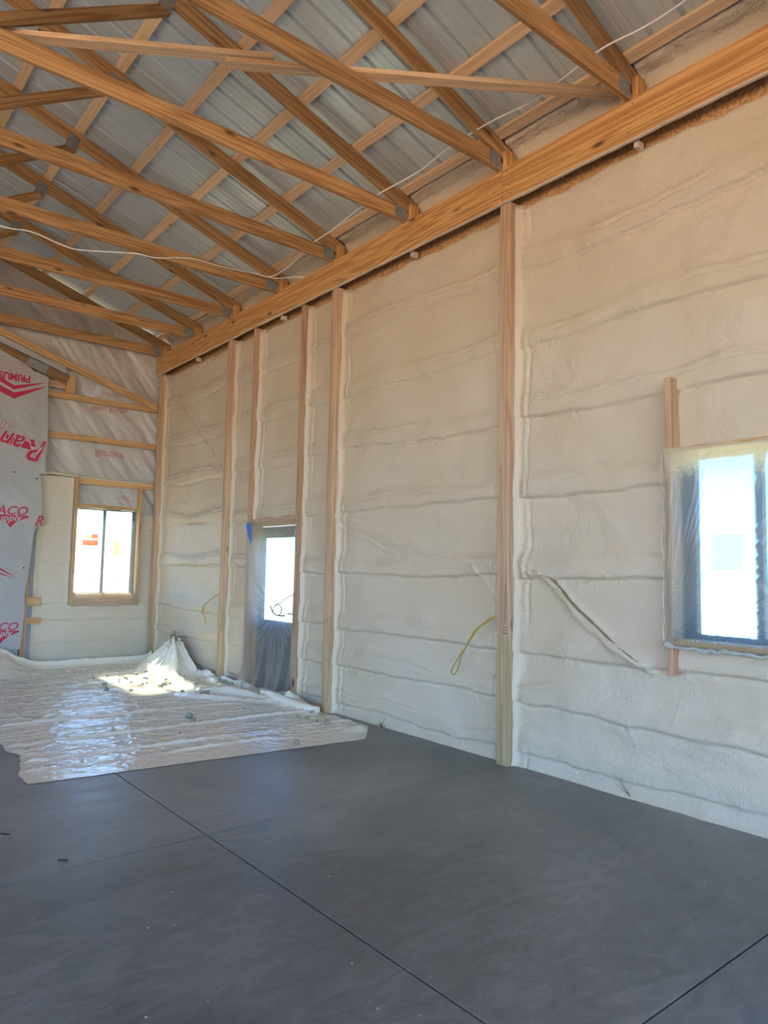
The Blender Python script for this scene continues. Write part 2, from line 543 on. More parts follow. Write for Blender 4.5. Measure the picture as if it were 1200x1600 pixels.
def plastic_mat(name, clear=0.45, blur=0.30, white=0.25, rough=0.14, over=None, tint=(0.92, 0.93, 0.92), wr=0.4, tl_fac=0.5, col=(0.80, 0.79, 0.76), ior=1.45):
    """thin polyethylene: see-through + hazy refraction + milky scatter + gloss"""
    m = bpy.data.materials.new(name); m.use_nodes = True
    nt = m.node_tree; N, L = nt.nodes, nt.links; N.clear()
    out = N.new('ShaderNodeOutputMaterial')
    tc = N.new('ShaderNodeTexCoord')
    nz = N.new('ShaderNodeTexNoise'); nz.inputs['Scale'].default_value = 9; nz.inputs['Detail'].default_value = 5
    nz.inputs['Distortion'].default_value = 1.2
    L.new(tc.outputs['Object'], nz.inputs['Vector'])
    bp = N.new('ShaderNodeBump'); bp.inputs['Strength'].default_value = wr; bp.inputs['Distance'].default_value = 0.012
    L.new(nz.outputs[0], bp.inputs['Height'])
    tr = N.new('ShaderNodeBsdfTransparent'); tr.inputs[0].default_value = (*tint, 1)
    rf = N.new('ShaderNodeBsdfRefraction'); rf.inputs['IOR'].default_value = 1.12; rf.inputs['Roughness'].default_value = 0.38
    rf.inputs[0].default_value = (*tint, 1)
    df = N.new('ShaderNodeBsdfDiffuse'); df.inputs[0].default_value = (*col, 1)
    tl = N.new('ShaderNodeBsdfTranslucent'); tl.inputs[0].default_value = (*col, 1)
    gl = N.new('ShaderNodeBsdfGlossy'); gl.inputs['Roughness'].default_value = rough
    for s in (df, gl):
        L.new(bp.outputs[0], s.inputs['Normal'])
    tot = clear + blur + white
    m1 = N.new('ShaderNodeMixShader'); m1.inputs[0].default_value = blur / (clear + blur) if clear + blur > 0 else 0
    L.new(tr.outputs[0], m1.inputs[1]); L.new(rf.outputs[0], m1.inputs[2])
    m2 = N.new('ShaderNodeMixShader'); m2.inputs[0].default_value = tl_fac
    L.new(df.outputs[0], m2.inputs[1]); L.new(tl.outputs[0], m2.inputs[2])
    m3 = N.new('ShaderNodeMixShader')
    geo = N.new('ShaderNodeNewGeometry')
    dt = N.new('ShaderNodeVectorMath'); dt.operation = 'DOT_PRODUCT'
    L.new(geo.outputs['Normal'], dt.inputs[0]); L.new(geo.outputs['Incoming'], dt.inputs[1])
    ab = N.new('ShaderNodeMath'); ab.operation = 'ABSOLUTE'; L.new(dt.outputs['Value'], ab.inputs[0])
    hz = N.new('ShaderNodeMapRange'); hz.inputs[1].default_value = 0.62; hz.inputs[2].default_value = 0.15     # a film seen edge-on is milkier
    hz.inputs[3].default_value = white / tot; hz.inputs[4].default_value = min(1, white / tot + 0.6)
    L.new(ab.outputs[0], hz.inputs[0]); L.new(hz.outputs[0], m3.inputs[0])
    L.new(m1.outputs[0], m3.inputs[1]); L.new(m2.outputs[0], m3.inputs[2])
    m4 = N.new('ShaderNodeMixShader'); L.new(schlick(N, L, ior, bp.outputs[0]), m4.inputs[0])
    L.new(m3.outputs[0], m4.inputs[1]); L.new(gl.outputs[0], m4.inputs[2])
    cur = m4.outputs[0]
    if over:       # foam overspray along an edge: axis index, start, end (object coords)
        sp = N.new('ShaderNodeSeparateXYZ'); L.new(tc.outputs['Object'], sp.inputs[0])
        n2 = N.new('ShaderNodeTexNoise'); n2.inputs['Scale'].default_value = 70; n2.inputs['Detail'].default_value = 3
        L.new(tc.outputs['Object'], n2.inputs['Vector'])
        n3 = N.new('ShaderNodeTexNoise'); n3.inputs['Scale'].default_value = 3; L.new(tc.outputs['Object'], n3.inputs['Vector'])
        mr = N.new('ShaderNodeMapRange'); mr.inputs[1].default_value = over[1]; mr.inputs[2].default_value = over[2]
        L.new(sp.outputs[over[0]], mr.inputs[0])
        s1 = N.new('ShaderNodeMath'); s1.operation = 'MULTIPLY_ADD'; s1.inputs[1].default_value = 0.9
        L.new(n2.outputs[0], s1.inputs[0]); L.new(mr.outputs[0], s1.inputs[2])
        s2 = N.new('ShaderNodeMath'); s2.operation = 'MULTIPLY_ADD'; s2.inputs[1].default_value = 0.7
        L.new(n3.outputs[0], s2.inputs[0]); L.new(s1.outputs[0], s2.inputs[2])
        rr = N.new('ShaderNodeMapRange'); rr.inputs[1].default_value = 1.05; rr.inputs[2].default_value = 1.5; rr.inputs[4].default_value = 0.85
        L.new(s2.outputs[0], rr.inputs[0])
        d2 = N.new('ShaderNodeBsdfDiffuse'); d2.inputs[0].default_value = (0.78, 0.70, 0.52, 1)
        t2 = N.new('ShaderNodeBsdfTranslucent'); t2.inputs[0].default_value = (0.78, 0.68, 0.45, 1)
        mm = N.new('ShaderNodeMixShader'); mm.inputs[0].default_value = 0.45
        L.new(d2.outputs[0], mm.inputs[1]); L.new(t2.outputs[0], mm.inputs[2])
        m5 = N.new('ShaderNodeMixShader'); L.new(rr.outputs[0], m5.inputs[0]); L.new(cur, m5.inputs[1]); L.new(mm.outputs[0], m5.inputs[2])
        cur = m5.outputs[0]
    L.new(cur, out.inputs['Surface'])
    return m


M_DROP = plastic_mat('drop_sheet_plastic', clear=0.05, blur=0.0, white=0.95, rough=0.13, wr=0.6, tl_fac=0.04, col=(0.92, 0.85, 0.70), ior=1.5)
M_MASK_WIN = plastic_mat('window_masking_plastic', clear=0.52, blur=0.24, white=0.22, rough=0.22, ior=1.35, tl_fac=0.7, tint=(0.84, 0.94, 0.96), over=(2, 2.02, 2.30), wr=0.08)
M_HEM = plastic_mat('gathered_plastic', clear=0.10, blur=0.15, white=0.75, rough=0.2, tl_fac=0.5, col=(0.80, 0.79, 0.77))
M_MASK_BACK = plastic_mat('back_window_plastic', clear=0.60, blur=0.26, white=0.07, rough=0.15, wr=0.08, tl_fac=0.5)
M_MASK_DOOR = plastic_mat('door_masking_plastic', clear=0.66, blur=0.14, white=0.16, rough=0.22, ior=1.35, tl_fac=0.6, wr=0.10)


def wrap_mat(name, c1, c2, trans=0.25):
    m = bpy.data.materials.new(name); m.use_nodes = True
    nt = m.node_tree; N, L = nt.nodes, nt.links; N.clear()
    out = N.new('ShaderNodeOutputMaterial'); tc = N.new('ShaderNodeTexCoord')
    n = N.new('ShaderNodeTexNoise'); n.inputs['Scale'].default_value = 1.4; n.inputs['Detail'].default_value = 3
    L.new(tc.outputs['Object'], n.inputs['Vector'])
    rp = ramp(N, [(0.3, c1), (0.7, c2)]); L.new(n.outputs[0], rp.inputs[0])
    pr = N.new('ShaderNodeBsdfPrincipled'); L.new(rp.outputs[0], pr.inputs['Base Color']); pr.inputs['Roughness'].default_value = 0.38
    tl = N.new('ShaderNodeBsdfTranslucent'); L.new(rp.outputs[0], tl.inputs[0])
    mx = N.new('ShaderNodeMixShader'); mx.inputs[0].default_value = trans
    L.new(pr.outputs[0], mx.inputs[1]); L.new(tl.outputs[0], mx.inputs[2]); L.new(mx.outputs[0], out.inputs[0])
    n2 = N.new('ShaderNodeTexNoise'); n2.inputs['Scale'].default_value = 7; n2.inputs['Detail'].default_value = 4; n2.inputs['Distortion'].default_value = 1
    L.new(tc.outputs['Object'], n2.inputs['Vector'])
    bp = N.new('ShaderNodeBump'); bp.inputs['Strength'].default_value = 0.35; bp.inputs['Distance'].default_value = 0.012
    L.new(n2.outputs[0], bp.inputs['Height']); L.new(bp.outputs[0], pr.inputs['Normal'])
    return m


M_WRAP = wrap_mat('house_wrap_back', (0.52, 0.49, 0.44), (0.62, 0.58, 0.52), 0.12)
M_WRAPF = wrap_mat('house_wrap_front', (0.44, 0.42, 0.40), (0.52, 0.50, 0.47), 0.15)


def glass_mat(name, col):
    m = bpy.data.materials.new(name); m.use_nodes = True
    nt = m.node_tree; N, L = nt.nodes, nt.links; N.clear()
    out = N.new('ShaderNodeOutputMaterial')
    tr = N.new('ShaderNodeBsdfTransparent'); tr.inputs[0].default_value = (*col, 1)
    gl = N.new('ShaderNodeBsdfGlossy'); gl.inputs['Roughness'].default_value = 0.02
    mx = N.new('ShaderNodeMixShader'); L.new(schlick(N, L, 1.4), mx.inputs[0]); L.new(tr.outputs[0], mx.inputs[1]); L.new(gl.outputs[0], mx.inputs[2])
    L.new(mx.outputs[0], out.inputs[0])
    return m


M_GLASS = glass_mat('window_glass', (0.62, 0.70, 0.72))
M_GLASS_T = glass_mat('tinted_window_glass', (0.60, 0.77, 0.84))

# ------------------------------------------------------------------ measures (metres)
S = 2.438                     # post spacing
W = 0.114                     # post width along the wall (three plies)
Y_BACK = 7.33                 # inner face of gable girts
X_RIDGE = -6.1
X_LEFT = -12.2
Y_FRONT = -9.9
HZ0, HZ1 = 4.563, 4.858       # header
TZ0, TZ1 = 4.845, 4.985       # bottom chord
SL = 1 / 3.0
def chord_top(x):
    xx = x if x > X_RIDGE else 2 * X_RIDGE - x
    return 5.10 - SL * xx
def roof_z(x):
    return chord_top(x) + 0.040 / math.cos(math.atan(SL))

# ------------------------------------------------------------------ ground outside, slab
bm = bmesh.new(); add_box(bm, (-90, -90, -0.60), (90, 90, -0.22))
ground = link('ground', bm_mesh(bm, 'ground'), M_GROUND); tag(ground, kind='structure')

floor = boxes('floor', [((X_LEFT - 0.2, Y_FRONT - 0.2, -0.22), (0.2, 7.48, -0.06))], M_CONC); tag(floor, kind='structure')
gx = [X_LEFT - 0.2, -9.80, -7.36, -4.92, -2.483, 0.20]
gy = [Y_FRONT - 0.2, -7.30, -4.87, -2.43, 0.0, 2.44, 4.88, 7.48]
for i in range(len(gx) - 1):
    for j in range(len(gy) - 1):
        g = 0.0042
        me = box_mesh('slab', (gx[i] + g, gy[j] + g, -0.20), (gx[i + 1] - g, gy[j + 1] - g, 0.0), 0.0015)
        link('slab', me, M_CONC, floor)

# ------------------------------------------------------------------ right wall (long side)
wall_r = boxes('wall_right', [
    ((0.175, -1.45, 0), (0.20, 3.08, 5.0)), ((0.175, -9.9, 0), (0.20, -2.37, 5.0)),
    ((0.175, -2.37, 0), (0.20, -1.45, 1.10)), ((0.175, -2.37, 2.30), (0.20, -1.45, 5.0)),
    ((0.175, 4.18, 0), (0.20, 7.47, 5.0)), ((0.175, 3.08, 2.04), (0.20, 4.18, 5.0))], M_SIDING)
tag(wall_r, kind='structure')

GIRTS = [(0.10, 0.022, 1), (0.47, 0.036, 2), (0.865, 0.040, 3), (1.47, 0.042, 4), (2.09, 0.034, 5), (2.74, 0.030, 6), (3.34, 0.028, 7), (3.98, 0.026, 8)]


def foam_height(y, z, y0, y1, seed, feats=()):
    """how far the foam stands into the room at (y,z) of a bay y0..y1"""
    h = 0.016 * fbm(y * 1.3, z * 1.6, seed, 3) + 0.0055 * fbm(y * 4, z * 6, seed + 5, 3)
    patch = sstep(0.0, 0.5, noise(y * 1.7, z * 1.9, seed + 9) + 0.1)
    h = h + patch * 0.0028 * fbm(y * 26, z * 30, seed + 7, 2)
    for zc, A, k in GIRTS:
        zz = zc + 0.05 * noise(y * 0.7, k * 3.1, seed + 2) + 0.016 * noise(y * 4.2, k * 7.7, seed + 3)
        d = z - zz
        wdt = 0.13 + 0.05 * noise(y * 0.9, k * 5.0, seed + 4)
        h = h + A * sstep(-0.004, 0.022, d) * (1 - sstep(wdt * 0.75, wdt * 1.75, d))
        m1 = sstep(-0.25, 0.15, noise(y * 1.6, k * 2.3, seed + 11))
        h = h - 0.024 * np.exp(-(d / 0.010) ** 2) * (0.35 + 0.65 * m1)
        du = d - wdt * 1.15 - 0.02 * noise(y * 5, k * 1.7, seed + 12)
        m2 = sstep(-0.1, 0.3, noise(y * 1.3, k * 4.4, seed + 13))
        h = h + (0.014 * np.exp(-(du / 0.012) ** 2) - 0.018 * np.exp(-((du + 0.020) / 0.009) ** 2)) * m2
        rough = np.exp(-(d / 0.05) ** 2) * sstep(0.0, 0.35, noise(y * 2.1, k * 9.1, seed + 14))
        h = h + rough * 0.012 * fbm(y * 40, z * 40, seed + 15, 2)
    em = np.minimum(y - y0, y1 - y)
    h = h * (0.25 + 0.75 * sstep(0.0, 0.10, em))
    for e, sd in ((y - y0, 21), (y1 - y, 31)):
        ee = e + 0.004 * noise(z * 2.5, 0.3 + seed, sd) + 0.003 * noise(z * 9, 1.7, sd + 1)
        climb = 0.050 + 0.014 * noise(z * 1.7, seed * 1.3, sd + 7)
        h = h + climb * np.exp(-np.clip(ee, 0, 9) / 0.020)
        c = 0.085 + 0.018 * noise(z * 1.4, seed * 1.0, sd + 2) + 0.010 * noise(z * 7, seed * 2.0, sd + 3)
        m = sstep(-0.25, 0.2, noise(z * 0.9, seed * 3.0, sd + 4))
        h = h + 0.010 * np.exp(-((e - c) / 0.026) ** 2) * m * (1 + 0.8 * fbm(y * 34, z * 30, sd + 6, 2))
        h = h - 0.020 * np.exp(-((e - c - 0.030) / 0.008) ** 2) * m
    for pts, amp, wd, sharp in feats:
        d = poly_dist(y + 0.012 * noise(y * 6, z * 6, 41), z + 0.012 * noise(y * 6, z * 6, 42), pts)
        h = h + amp * np.exp(-(d / wd) ** 2)
        if sharp:
            h = h - sharp * np.exp(-(d / 0.007) ** 2) * sstep(-0.35, 0.1, noise(y * 4, z * 4, 43))
    return h


X_FOAM = 0.112


def foam_panel(y0, y1, z0, z1, by0, by1, seed, feats=(), holes=(), res=0.0145, name='foam_panel'):
    ny, nz = max(3, int((y1 - y0) / res)), max(3, int((z1 - z0) / res))
    yy, zz = np.meshgrid(np.linspace(y0, y1, ny), np.linspace(z0, z1, nz), indexing='ij')
    h = foam_height(yy, zz, by0, by1, seed, feats)
    # ragged upper edge under the header, foot meeting the slab
    top = sstep(z1 - 0.05, z1, zz + 0.02 * noise(yy * 5, 0.2, seed + 51))
    if z1 > 4:
        h = h - 0.05 * top
    if z0 < 0.1:
        h = h + 0.03 * np.exp(-(zz - z0) / (0.03 + 0.015 * noise(yy * 3, 0.7, seed + 52)))
    P = np.stack([X_FOAM - h, yy, zz], -1)
    mask = np.ones((ny - 1, nz - 1), bool)
    for (a0, a1, b0, b1) in holes:
        cy, cz = (yy[:-1, :-1] + yy[1:, 1:]) / 2, (zz[:-1, :-1] + zz[1:, 1:]) / 2
        mask &= ~((cy > a0) & (cy < a1) & (cz > b0) & (cz < b1))
    me = grid_mesh(name, P, mask)
    return link(name, me, M_FOAM, wall_r)


h2 = W / 2
cable_path = [(-0.12, 1.62), (-0.20, 1.53), (-0.40, 1.455), (-0.46, 1.41), (-0.63, 1.245), (-0.90, 1.04), (-1.20, 0.885)]
brace_path = [(7.2, 4.52), (6.2, 3.74), (5.1, 2.94), (4.9, 2.72)]
crack_path = [(2.38, 2.06), (2.25, 2.0), (1.9, 1.90), (1.6, 1.79), (1.25, 1.70), (0.88, 1.66), (0.5, 1.60), (0.15, 1.58)]
ZT = 4.565
foam_panel(-S + h2, -h2, 0.0, ZT, -S + h2, -h2, 3,
           feats=[(cable_path, 0.026, 0.040, 0.030), ([(-0.30, 1.50), (-0.72, 1.10), (-1.25, 0.85)], 0.014, 0.018, 0.0)],
           holes=[(-2.36, -1.43, 1.08, 2.33)])
foam_panel(h2, S - h2, 0.0, ZT, h2, S - h2, 11,
           feats=[(crack_path, 0.026, 0.040, 0.036), ([(p[0], p[1] - 0.06 - 0.02 * p[0]) for p in crack_path[:5]], 0.014, 0.016, 0.0), ([(0.40, 1.55), (0.20, 1.32), (0.06, 1.20)], 0.016, 0.02, 0.0)])
foam_panel(S + h2, 3.06, 0.0, ZT, S + h2, 3.06, 23)
foam_panel(3.10, 4.18, 2.10, ZT, 3.10, 4.18, 29)
foam_panel(4.22, 2 * S - h2, 0.0, ZT, 4.22, 2 * S - h2, 37)
foam_panel(2 * S + h2, 7.21, 0.0, ZT, 2 * S + h2, 7.21, 43, feats=[(brace_path, 0.048, 0.045, 0.0), ([(p[0] + .09, p[1] - .05) for p in brace_path], 0.0, 0.02, 0.03)])
foam_panel(-2 * S + h2, -S - h2, 0.0, ZT, -2 * S + h2, -S - h2, 51, res=0.03)
foam_panel(-3 * S + h2, -2 * S - h2, 0.0, ZT, -3 * S + h2, -2 * S - h2, 57, res=0.05)
foam_panel(-9.9, -3 * S - h2, 0.0, ZT, -9.9, -3 * S - h2, 61, res=0.05)


def post(y, label, x0=0.0, ztop=HZ0, mat=M_POST):
    r = empty('wall_post', (x0 + 0.07, y, 0))
    for k in (-1, 0, 1):
        yy = y + k * 0.038
        board('ply', (x0 + 0.07 + 0.0012 * abs(k), yy, -0.004), (x0 + 0.07 + 0.0012 * abs(k), yy, ztop + (0.0 if x0 < 0 else 0.0)),
              0.140, 0.0372, (0, 1, 0), mat, r)
    tag(r, label, 'post', 'laminated posts of the foam wall')
    return r


p1 = post(0.0, 'three-ply wooden post under the header splice with yellow cable loop beside it')
boxes('pencil_mark', [((-0.0008, -0.045, 1.02), (0.0006, -0.005, 1.026)), ((-0.0008, -0.042, 1.045), (0.0006, -0.008, 1.050)), ((-0.0008, -0.048, 1.068), (0.0006, -0.012, 1.073)), ((-0.0008, -0.030, 1.10), (0.0006, -0.026, 1.42))], M_CHIP, p1)
post(S, 'three-ply wooden post standing at the corner of the plastic drop sheet')
post(2 * S, 'three-ply wooden post between the far wall bay and the plastic-covered door')
post(-S, 'three-ply wooden post on the far side of the plastic-covered side window')
post(-2 * S, 'three-ply wooden post of the foam wall nearest the open front')
cp = post(7.262, 'corner post where the foam wall meets the gable wall')

# door and window studs (2x6)
def stud(y, z0, z1, label, x0=0.0, w=0.14):
    o = board('wall_stud', (x0 + w / 2, y, z0), (x0 + w / 2, y, z1), w, 0.038, (0, 1, 0), M_STUD)
    tag(o, label, 'stud')
    return o

stud(3.08, -0.004, HZ0, 'narrow full-height stud on the drop-sheet-corner side of the plastic-covered door')
stud(4.20, -0.004, HZ0, 'narrow full-height stud with blue tape at the side of the plastic-covered door')
stud(-1.411, 0.868, 2.815, 'short reddish stud beside the plastic-covered side window')
stud(-2.37, 0.868, 2.815, 'short stud at the far jamb of the plastic-covered side window')
hb = board("lintel_board", (0.07, 3.10, 2.07), (0.07, 4.18, 2.07), 0.14, 0.038, (0, 0, 1), M_STUD)
tag(hb, 'wooden head board above the plastic-covered door', 'lumber')
for z, nm, lb in ((1.085, 'window_sill_board', 'wooden sill board under the plastic-covered side window'), (2.325, 'window_head_board', 'wooden head board above the plastic-covered side window')):
    o = board(nm, (0.07, -2.35, z), (0.07, -1.43, z), 0.14, 0.036, (0, 0, 1), M_GIRT)
    tag(o, lb, 'lumber')

# header beam boards
def header(y0, y1, label, dz=0.0):
    r = empty('header_beam', (-0.019, (y0 + y1) / 2, HZ0))
    board('plank', (-0.019, y0, (HZ0 + HZ1) / 2), (-0.019, y1, (HZ0 + HZ1) / 2 + dz), HZ1 - HZ0, 0.038, (1, 0, 0), M_HEADER, r)
    # nail heads / dark fasteners
    bmn = bmesh.new()
    rnd = random.Random(int(y0 * 100) + 5)
    ys = [y0 + 0.05, y1 - 0.05] + [y for y in np.arange(math.ceil(y0 / 1.197) * 1.197, y1, 1.197)]
    for y in ys:
        for zz in (0.04, 0.11, 0.19, 0.25):
            c = (-0.0385, y + rnd.uniform(-0.06, 0.06), HZ0 + zz + rnd.uniform(-0.015, 0.015))
            if y0 + 0.01 < c[1] < y1 - 0.01:
                bmesh.ops.create_circle(bmn, cap_ends=True, radius=0.0055, segments=6, matrix=Matrix.Translation(c) @ Euler((0, -math.pi / 2, 0)).to_matrix().to_4x4())
    link('nail_heads', bm_mesh(bmn, 'nail_heads'), M_CHIP, r)['kind'] = 'stuff'
    # foam overspray on the underside, broken at posts
    n = max(8, int((y1 - y0) / 0.04))
    bmf = bmesh.new()
    rows = []
    for i in range(n + 1):
        y = y0 + (y1 - y0) * i / n
        hh = 0.006 + 0.005 * float(noise(y * 6, 0.3, 77))
        rows.append([bmf.verts.new((x, y, HZ0 - dzz)) for x, dzz in ((-0.037, -0.004), (-0.034, hh * 0.8), (-0.018, hh * 1.4), (-0.001, hh))])
    for a, b in zip(rows, rows[1:]):
        for k in range(3):
            bmf.faces.new((a[k], a[k + 1], b[k + 1], b[k]))
    link('foam_overspray', bm_mesh(bmf, 'foam_overspray'), M_FOAM, r, smooth=True)
    tag(r, label, 'beam', 'header beam boards along the top of the foam wall')

header(-4.87, 0.004, 'wide orange pine header board above the plastic-covered side window')
header(0.008, 4.862, 'wide orange pine header board running from the yellow cable post past the door')
header(4.866, 7.375, 'short wide orange pine header board ending at the gable wall corner')
header(-9.9, -4.874, 'wide pine header board nearest the open front')

# outer header closing the top of the wall
oh = boxes('trim_1', [((0.142, -9.9, 4.42), (0.174, 7.40, 5.085))], M_TRUSS); tag(oh, kind='structure')
# small foam-coated carrier blocks under the header between posts
for y, lb in ((1.21, 'foam-coated block under the header between yellow cable post and drop sheet post'),
              (-1.18, 'foam-coated block under the header above the short window stud'),
              (3.60, 'foam-coated block under the header above the door'), (6.0, 'foam-coated block under the header in the far bay')):
    o = board('carrier_block', (0.065, y, 4.525), (0.065, y, 4.58), 0.08, 0.036, (0, 1, 0), M_FOAM, bev=0.004)
    tag(o, lb, 'block')

# ------------------------------------------------------------------ roof
ceiling = empty('ceiling', (0, 0, 0)); tag(ceiling, kind='structure')
# ribbed sheet, 0.914 m cover width
prof = []
for k in range(4):
    b = k * 0.2285
    prof += [(b + 0.000, 0.024), (b + 0.012, 0.024), (b + 0.026, 0.0), (b + 0.080, 0.0), (b + 0.084, 0.004), (b + 0.094, 0.004), (b + 0.098, 0.0),
             (b + 0.150, 0.0), (b + 0.154, 0.004), (b + 0.164, 0.004), (b + 0.168, 0.0), (b + 0.2145, 0.0)]
prof.append((0.914, 0.024)); prof.append((0.926, 0.024)); prof.append((0.938, 0.004))
def panel_mesh(side):
    xs = (0.55, X_RIDGE) if side > 0 else (X_RIDGE, 2 * X_RIDGE - 0.55)
    bm = bmesh.new()
    A = [bm.verts.new((xs[0], y, roof_z(xs[0]) + h)) for y, h in prof]
    B = [bm.verts.new((xs[1], y, roof_z(xs[1]) + h)) for y, h in prof]
    for i in range(len(prof) - 1):
        bm.faces.new((A[i], A[i + 1], B[i + 1], B[i]))
    me = bm_mesh(bm, 'roof_panel'); me.materials.append(M_ROOF)
    return me
pm = {1: panel_mesh(1), -1: panel_mesh(-1)}
for k in range(20):
    for s in (1, -1):
        link('roof_panel', pm[s], None, ceiling, Matrix.Translation((0, 7.75 - (k + 1) * 0.914, 0.0008 * (k % 2))))
# purlins, flat 2x4 over the top chords
import itertools
nrm = Vector((SL, 0, 1)).normalized()
for r in range(11):
    x = -0.070 - 0.585 * r
    if x < X_RIDGE + 0.1: break
    for s in (1, -1):
        xx = x if s > 0 else 2 * X_RIDGE - x
        n = Vector((SL * s, 0, 1)).normalized()
        zc = chord_top(xx) + 0.019 / nrm.z
        br = [7.45, 4.823 if r % 2 else 6.02, 1.232 if r % 2 else 2.429, -2.36 if r % 2 else -1.162, -5.95 if r % 2 else -4.75, -9.9]
        for a, b in zip(br, br[1:]):
            board('purlin', (xx, b + 0.002, zc), (xx, a - 0.002, zc), 0.089, 0.038, n, M_PURLIN, ceiling)
ridge = boxes('trim_2', [((X_RIDGE - 0.2, -10, roof_z(X_RIDGE) - 0.02), (X_RIDGE + 0.2, 7.6, roof_z(X_RIDGE) + 0.03))], M_ROOF); tag(ridge, kind='structure')

# nail plate mesh: thin sheet with vertical ribs
def plate_mesh(w, h, ribs):
    bm = bmesh.new()
    add_box(bm, (-w / 2, -0.0012, -h / 2), (w / 2, 0.0, h / 2))
    for i in range(ribs):
        x = -w / 2 + w * (i + 0.5) / ribs
        add_box(bm, (x - w / ribs * 0.24, -0.0035, -h / 2 * 0.97), (x + w / ribs * 0.24, -0.0010, h / 2 * 0.97))
    me = bm_mesh(bm, 'nail_plate'); me.materials.append(M_PLATE)
    return me
PL_HEEL, PL_WEB = plate_mesh(0.135, 0.125, 6), plate_mesh(0.11, 0.15, 6)


def truss(k, label):
    yn = 0.015 + 1.197 * k          # face nearer the front of the building
    yc = yn + 0.019
    r = empty('roof_truss', (X_RIDGE, yc, TZ0))
    F = (0, 1, 0)
    zc = (TZ0 + TZ1) / 2
    board('bottom_chord', (-0.045, yc, zc), (X_RIDGE, yc, zc), TZ1 - TZ0, 0.038, F, M_TRUSS, r)
    board('bottom_chord', (X_RIDGE - 0.002, yc, zc), (X_LEFT + 0.045, yc, zc), TZ1 - TZ0, 0.038, F, M_TRUSS, r)
    cz = math.cos(math.atan(SL))
    off = 0.070 / cz
    ov = 0.45 if k > -90 else 0
    for s in (1, -1):
        xe = ov if s > 0 else 2 * X_RIDGE - ov
        board('top_chord', (X_RIDGE, yc + 0.0004 * s, chord_top(X_RIDGE) - off - 0.01), (xe, yc + 0.0004 * s, chord_top(xe) - off), 0.140, 0.038, F, M_TRUSS, r)
        fx = lambda x: x if s > 0 else 2 * X_RIDGE - x
        # webs: quarter point of the top chord down to the bottom chord, then up to the ridge
        board('web', (fx(-2.46), yc, chord_top(-2.46) - 0.205), (fx(-3.72), yc, TZ1 - 0.03), 0.089, 0.036, F, M_TRUSS, r)
        board('web', (fx(-4.05), yc, TZ1 - 0.02), (fx(-5.95), yc, chord_top(-5.95) - 0.20), 0.089, 0.036, F, M_TRUSS, r)
        for px, pz, me in ((fx(-0.120), 4.918, PL_HEEL), (fx(-2.47), chord_top(-2.47) - 0.150, PL_WEB), (fx(-3.85), TZ1 - 0.03, PL_WEB)):
            M = Matrix.Translation((px, yn - 0.0002, pz))
            if me is PL_WEB:
                M = M @ Euler((0, math.atan(SL) * s, 0)).to_matrix().to_4x4()
            link('nail_plate', me, None, r, M)
    # bearing block standing behind the header beside the heel
    board('heel_block', (0.028, yn - 0.026, 4.70), (0.028, yn - 0.026, 5.015), 0.100, 0.046, F, M_HEADER, r)
    tag(r, label, 'roof truss', 'row of roof trusses')
    return r

TL = {6: 'roof truss standing against the gable wall wrap', 5: 'second roof truss from the gable wall',
      4: 'roof truss bearing above the post on the gable side of the door',
      3: 'roof truss bearing on the header directly above the door',
      2: 'roof truss bearing above the post at the drop sheet corner',
      1: 'roof truss midway between drop sheet post and yellow cable post',
      0: 'roof truss bearing at the header splice above the yellow cable post',
      -1: 'roof truss bearing above the short stud of the side window',
      -2: 'roof truss bearing above the post beyond the side window'}
for k in range(-7, 7):
    truss(k, TL.get(k, 'roof truss in the half of the roof toward the open front'))

# foam at the eave between the heels
def eave_foam(y0, y1, seed):
    nx, ny = 26, int((y1 - y0) / 0.02)
    s, yy = np.meshgrid(np.linspace(0, 1, nx), np.linspace(y0, y1, ny), indexing='ij')
    edge = -0.012 + 0.022 * noise(yy * 3.5, 0.5, seed) + 0.010 * noise(yy * 14, 0.1, seed + 1)
    rib = np.exp(-(((yy - 0.02) % 0.2285 - 0.11) / 0.04) ** 2)
    x = 0.138 + (edge - 0.138) * sstep(0.08, 1.0, s)
    zr = 5.10 + 0.042 - SL * x
    th = 0.045 * (1 - sstep(0.75, 1.0, s)) * (1 + 0.25 * fbm(yy * 6, s * 2, seed + 2, 3)) + 0.006 * fbm(yy * 30, s * 14, seed + 3, 2) - 0.014 * rib
    z = zr - np.clip(th, -0.004, 1) + 0.004 - 0.22 * (1 - sstep(0.0, 0.40, s))
    me = grid_mesh('eave_foam', np.stack([x, yy, z], -1))
    o = link('eave_foam', me, M_FOAM_EAVE, ceiling)
    return o
for k in range(-4, 6):
    y0 = 0.015 + 1.197 * k + 0.042; y1 = 0.015 + 1.197 * (k + 1) - 0.004
    eave_foam(y0, y1, 80 + k)

# long diagonal bracing laid over the bottom chords
o = board('lateral_brace', (0.03, -1.02, TZ1 + 0.020), (-2.28, 0.565, TZ1 + 0.019), 0.089, 0.037, (0, 0, 1), M_BRACE)
tag(o, 'pale diagonal brace board reaching the header near the side window', 'brace', 'pale diagonal braces on the trusses')
o = board('lateral_brace', (-2.02, 0.36, TZ1 + 0.058), (-3.62, 1.42, TZ1 + 0.058), 0.089, 0.037, (0, 0, 1), M_BRACE)
tag(o, 'pale diagonal brace board lapped on the end of another, away from the header', 'brace', 'pale diagonal braces on the trusses')

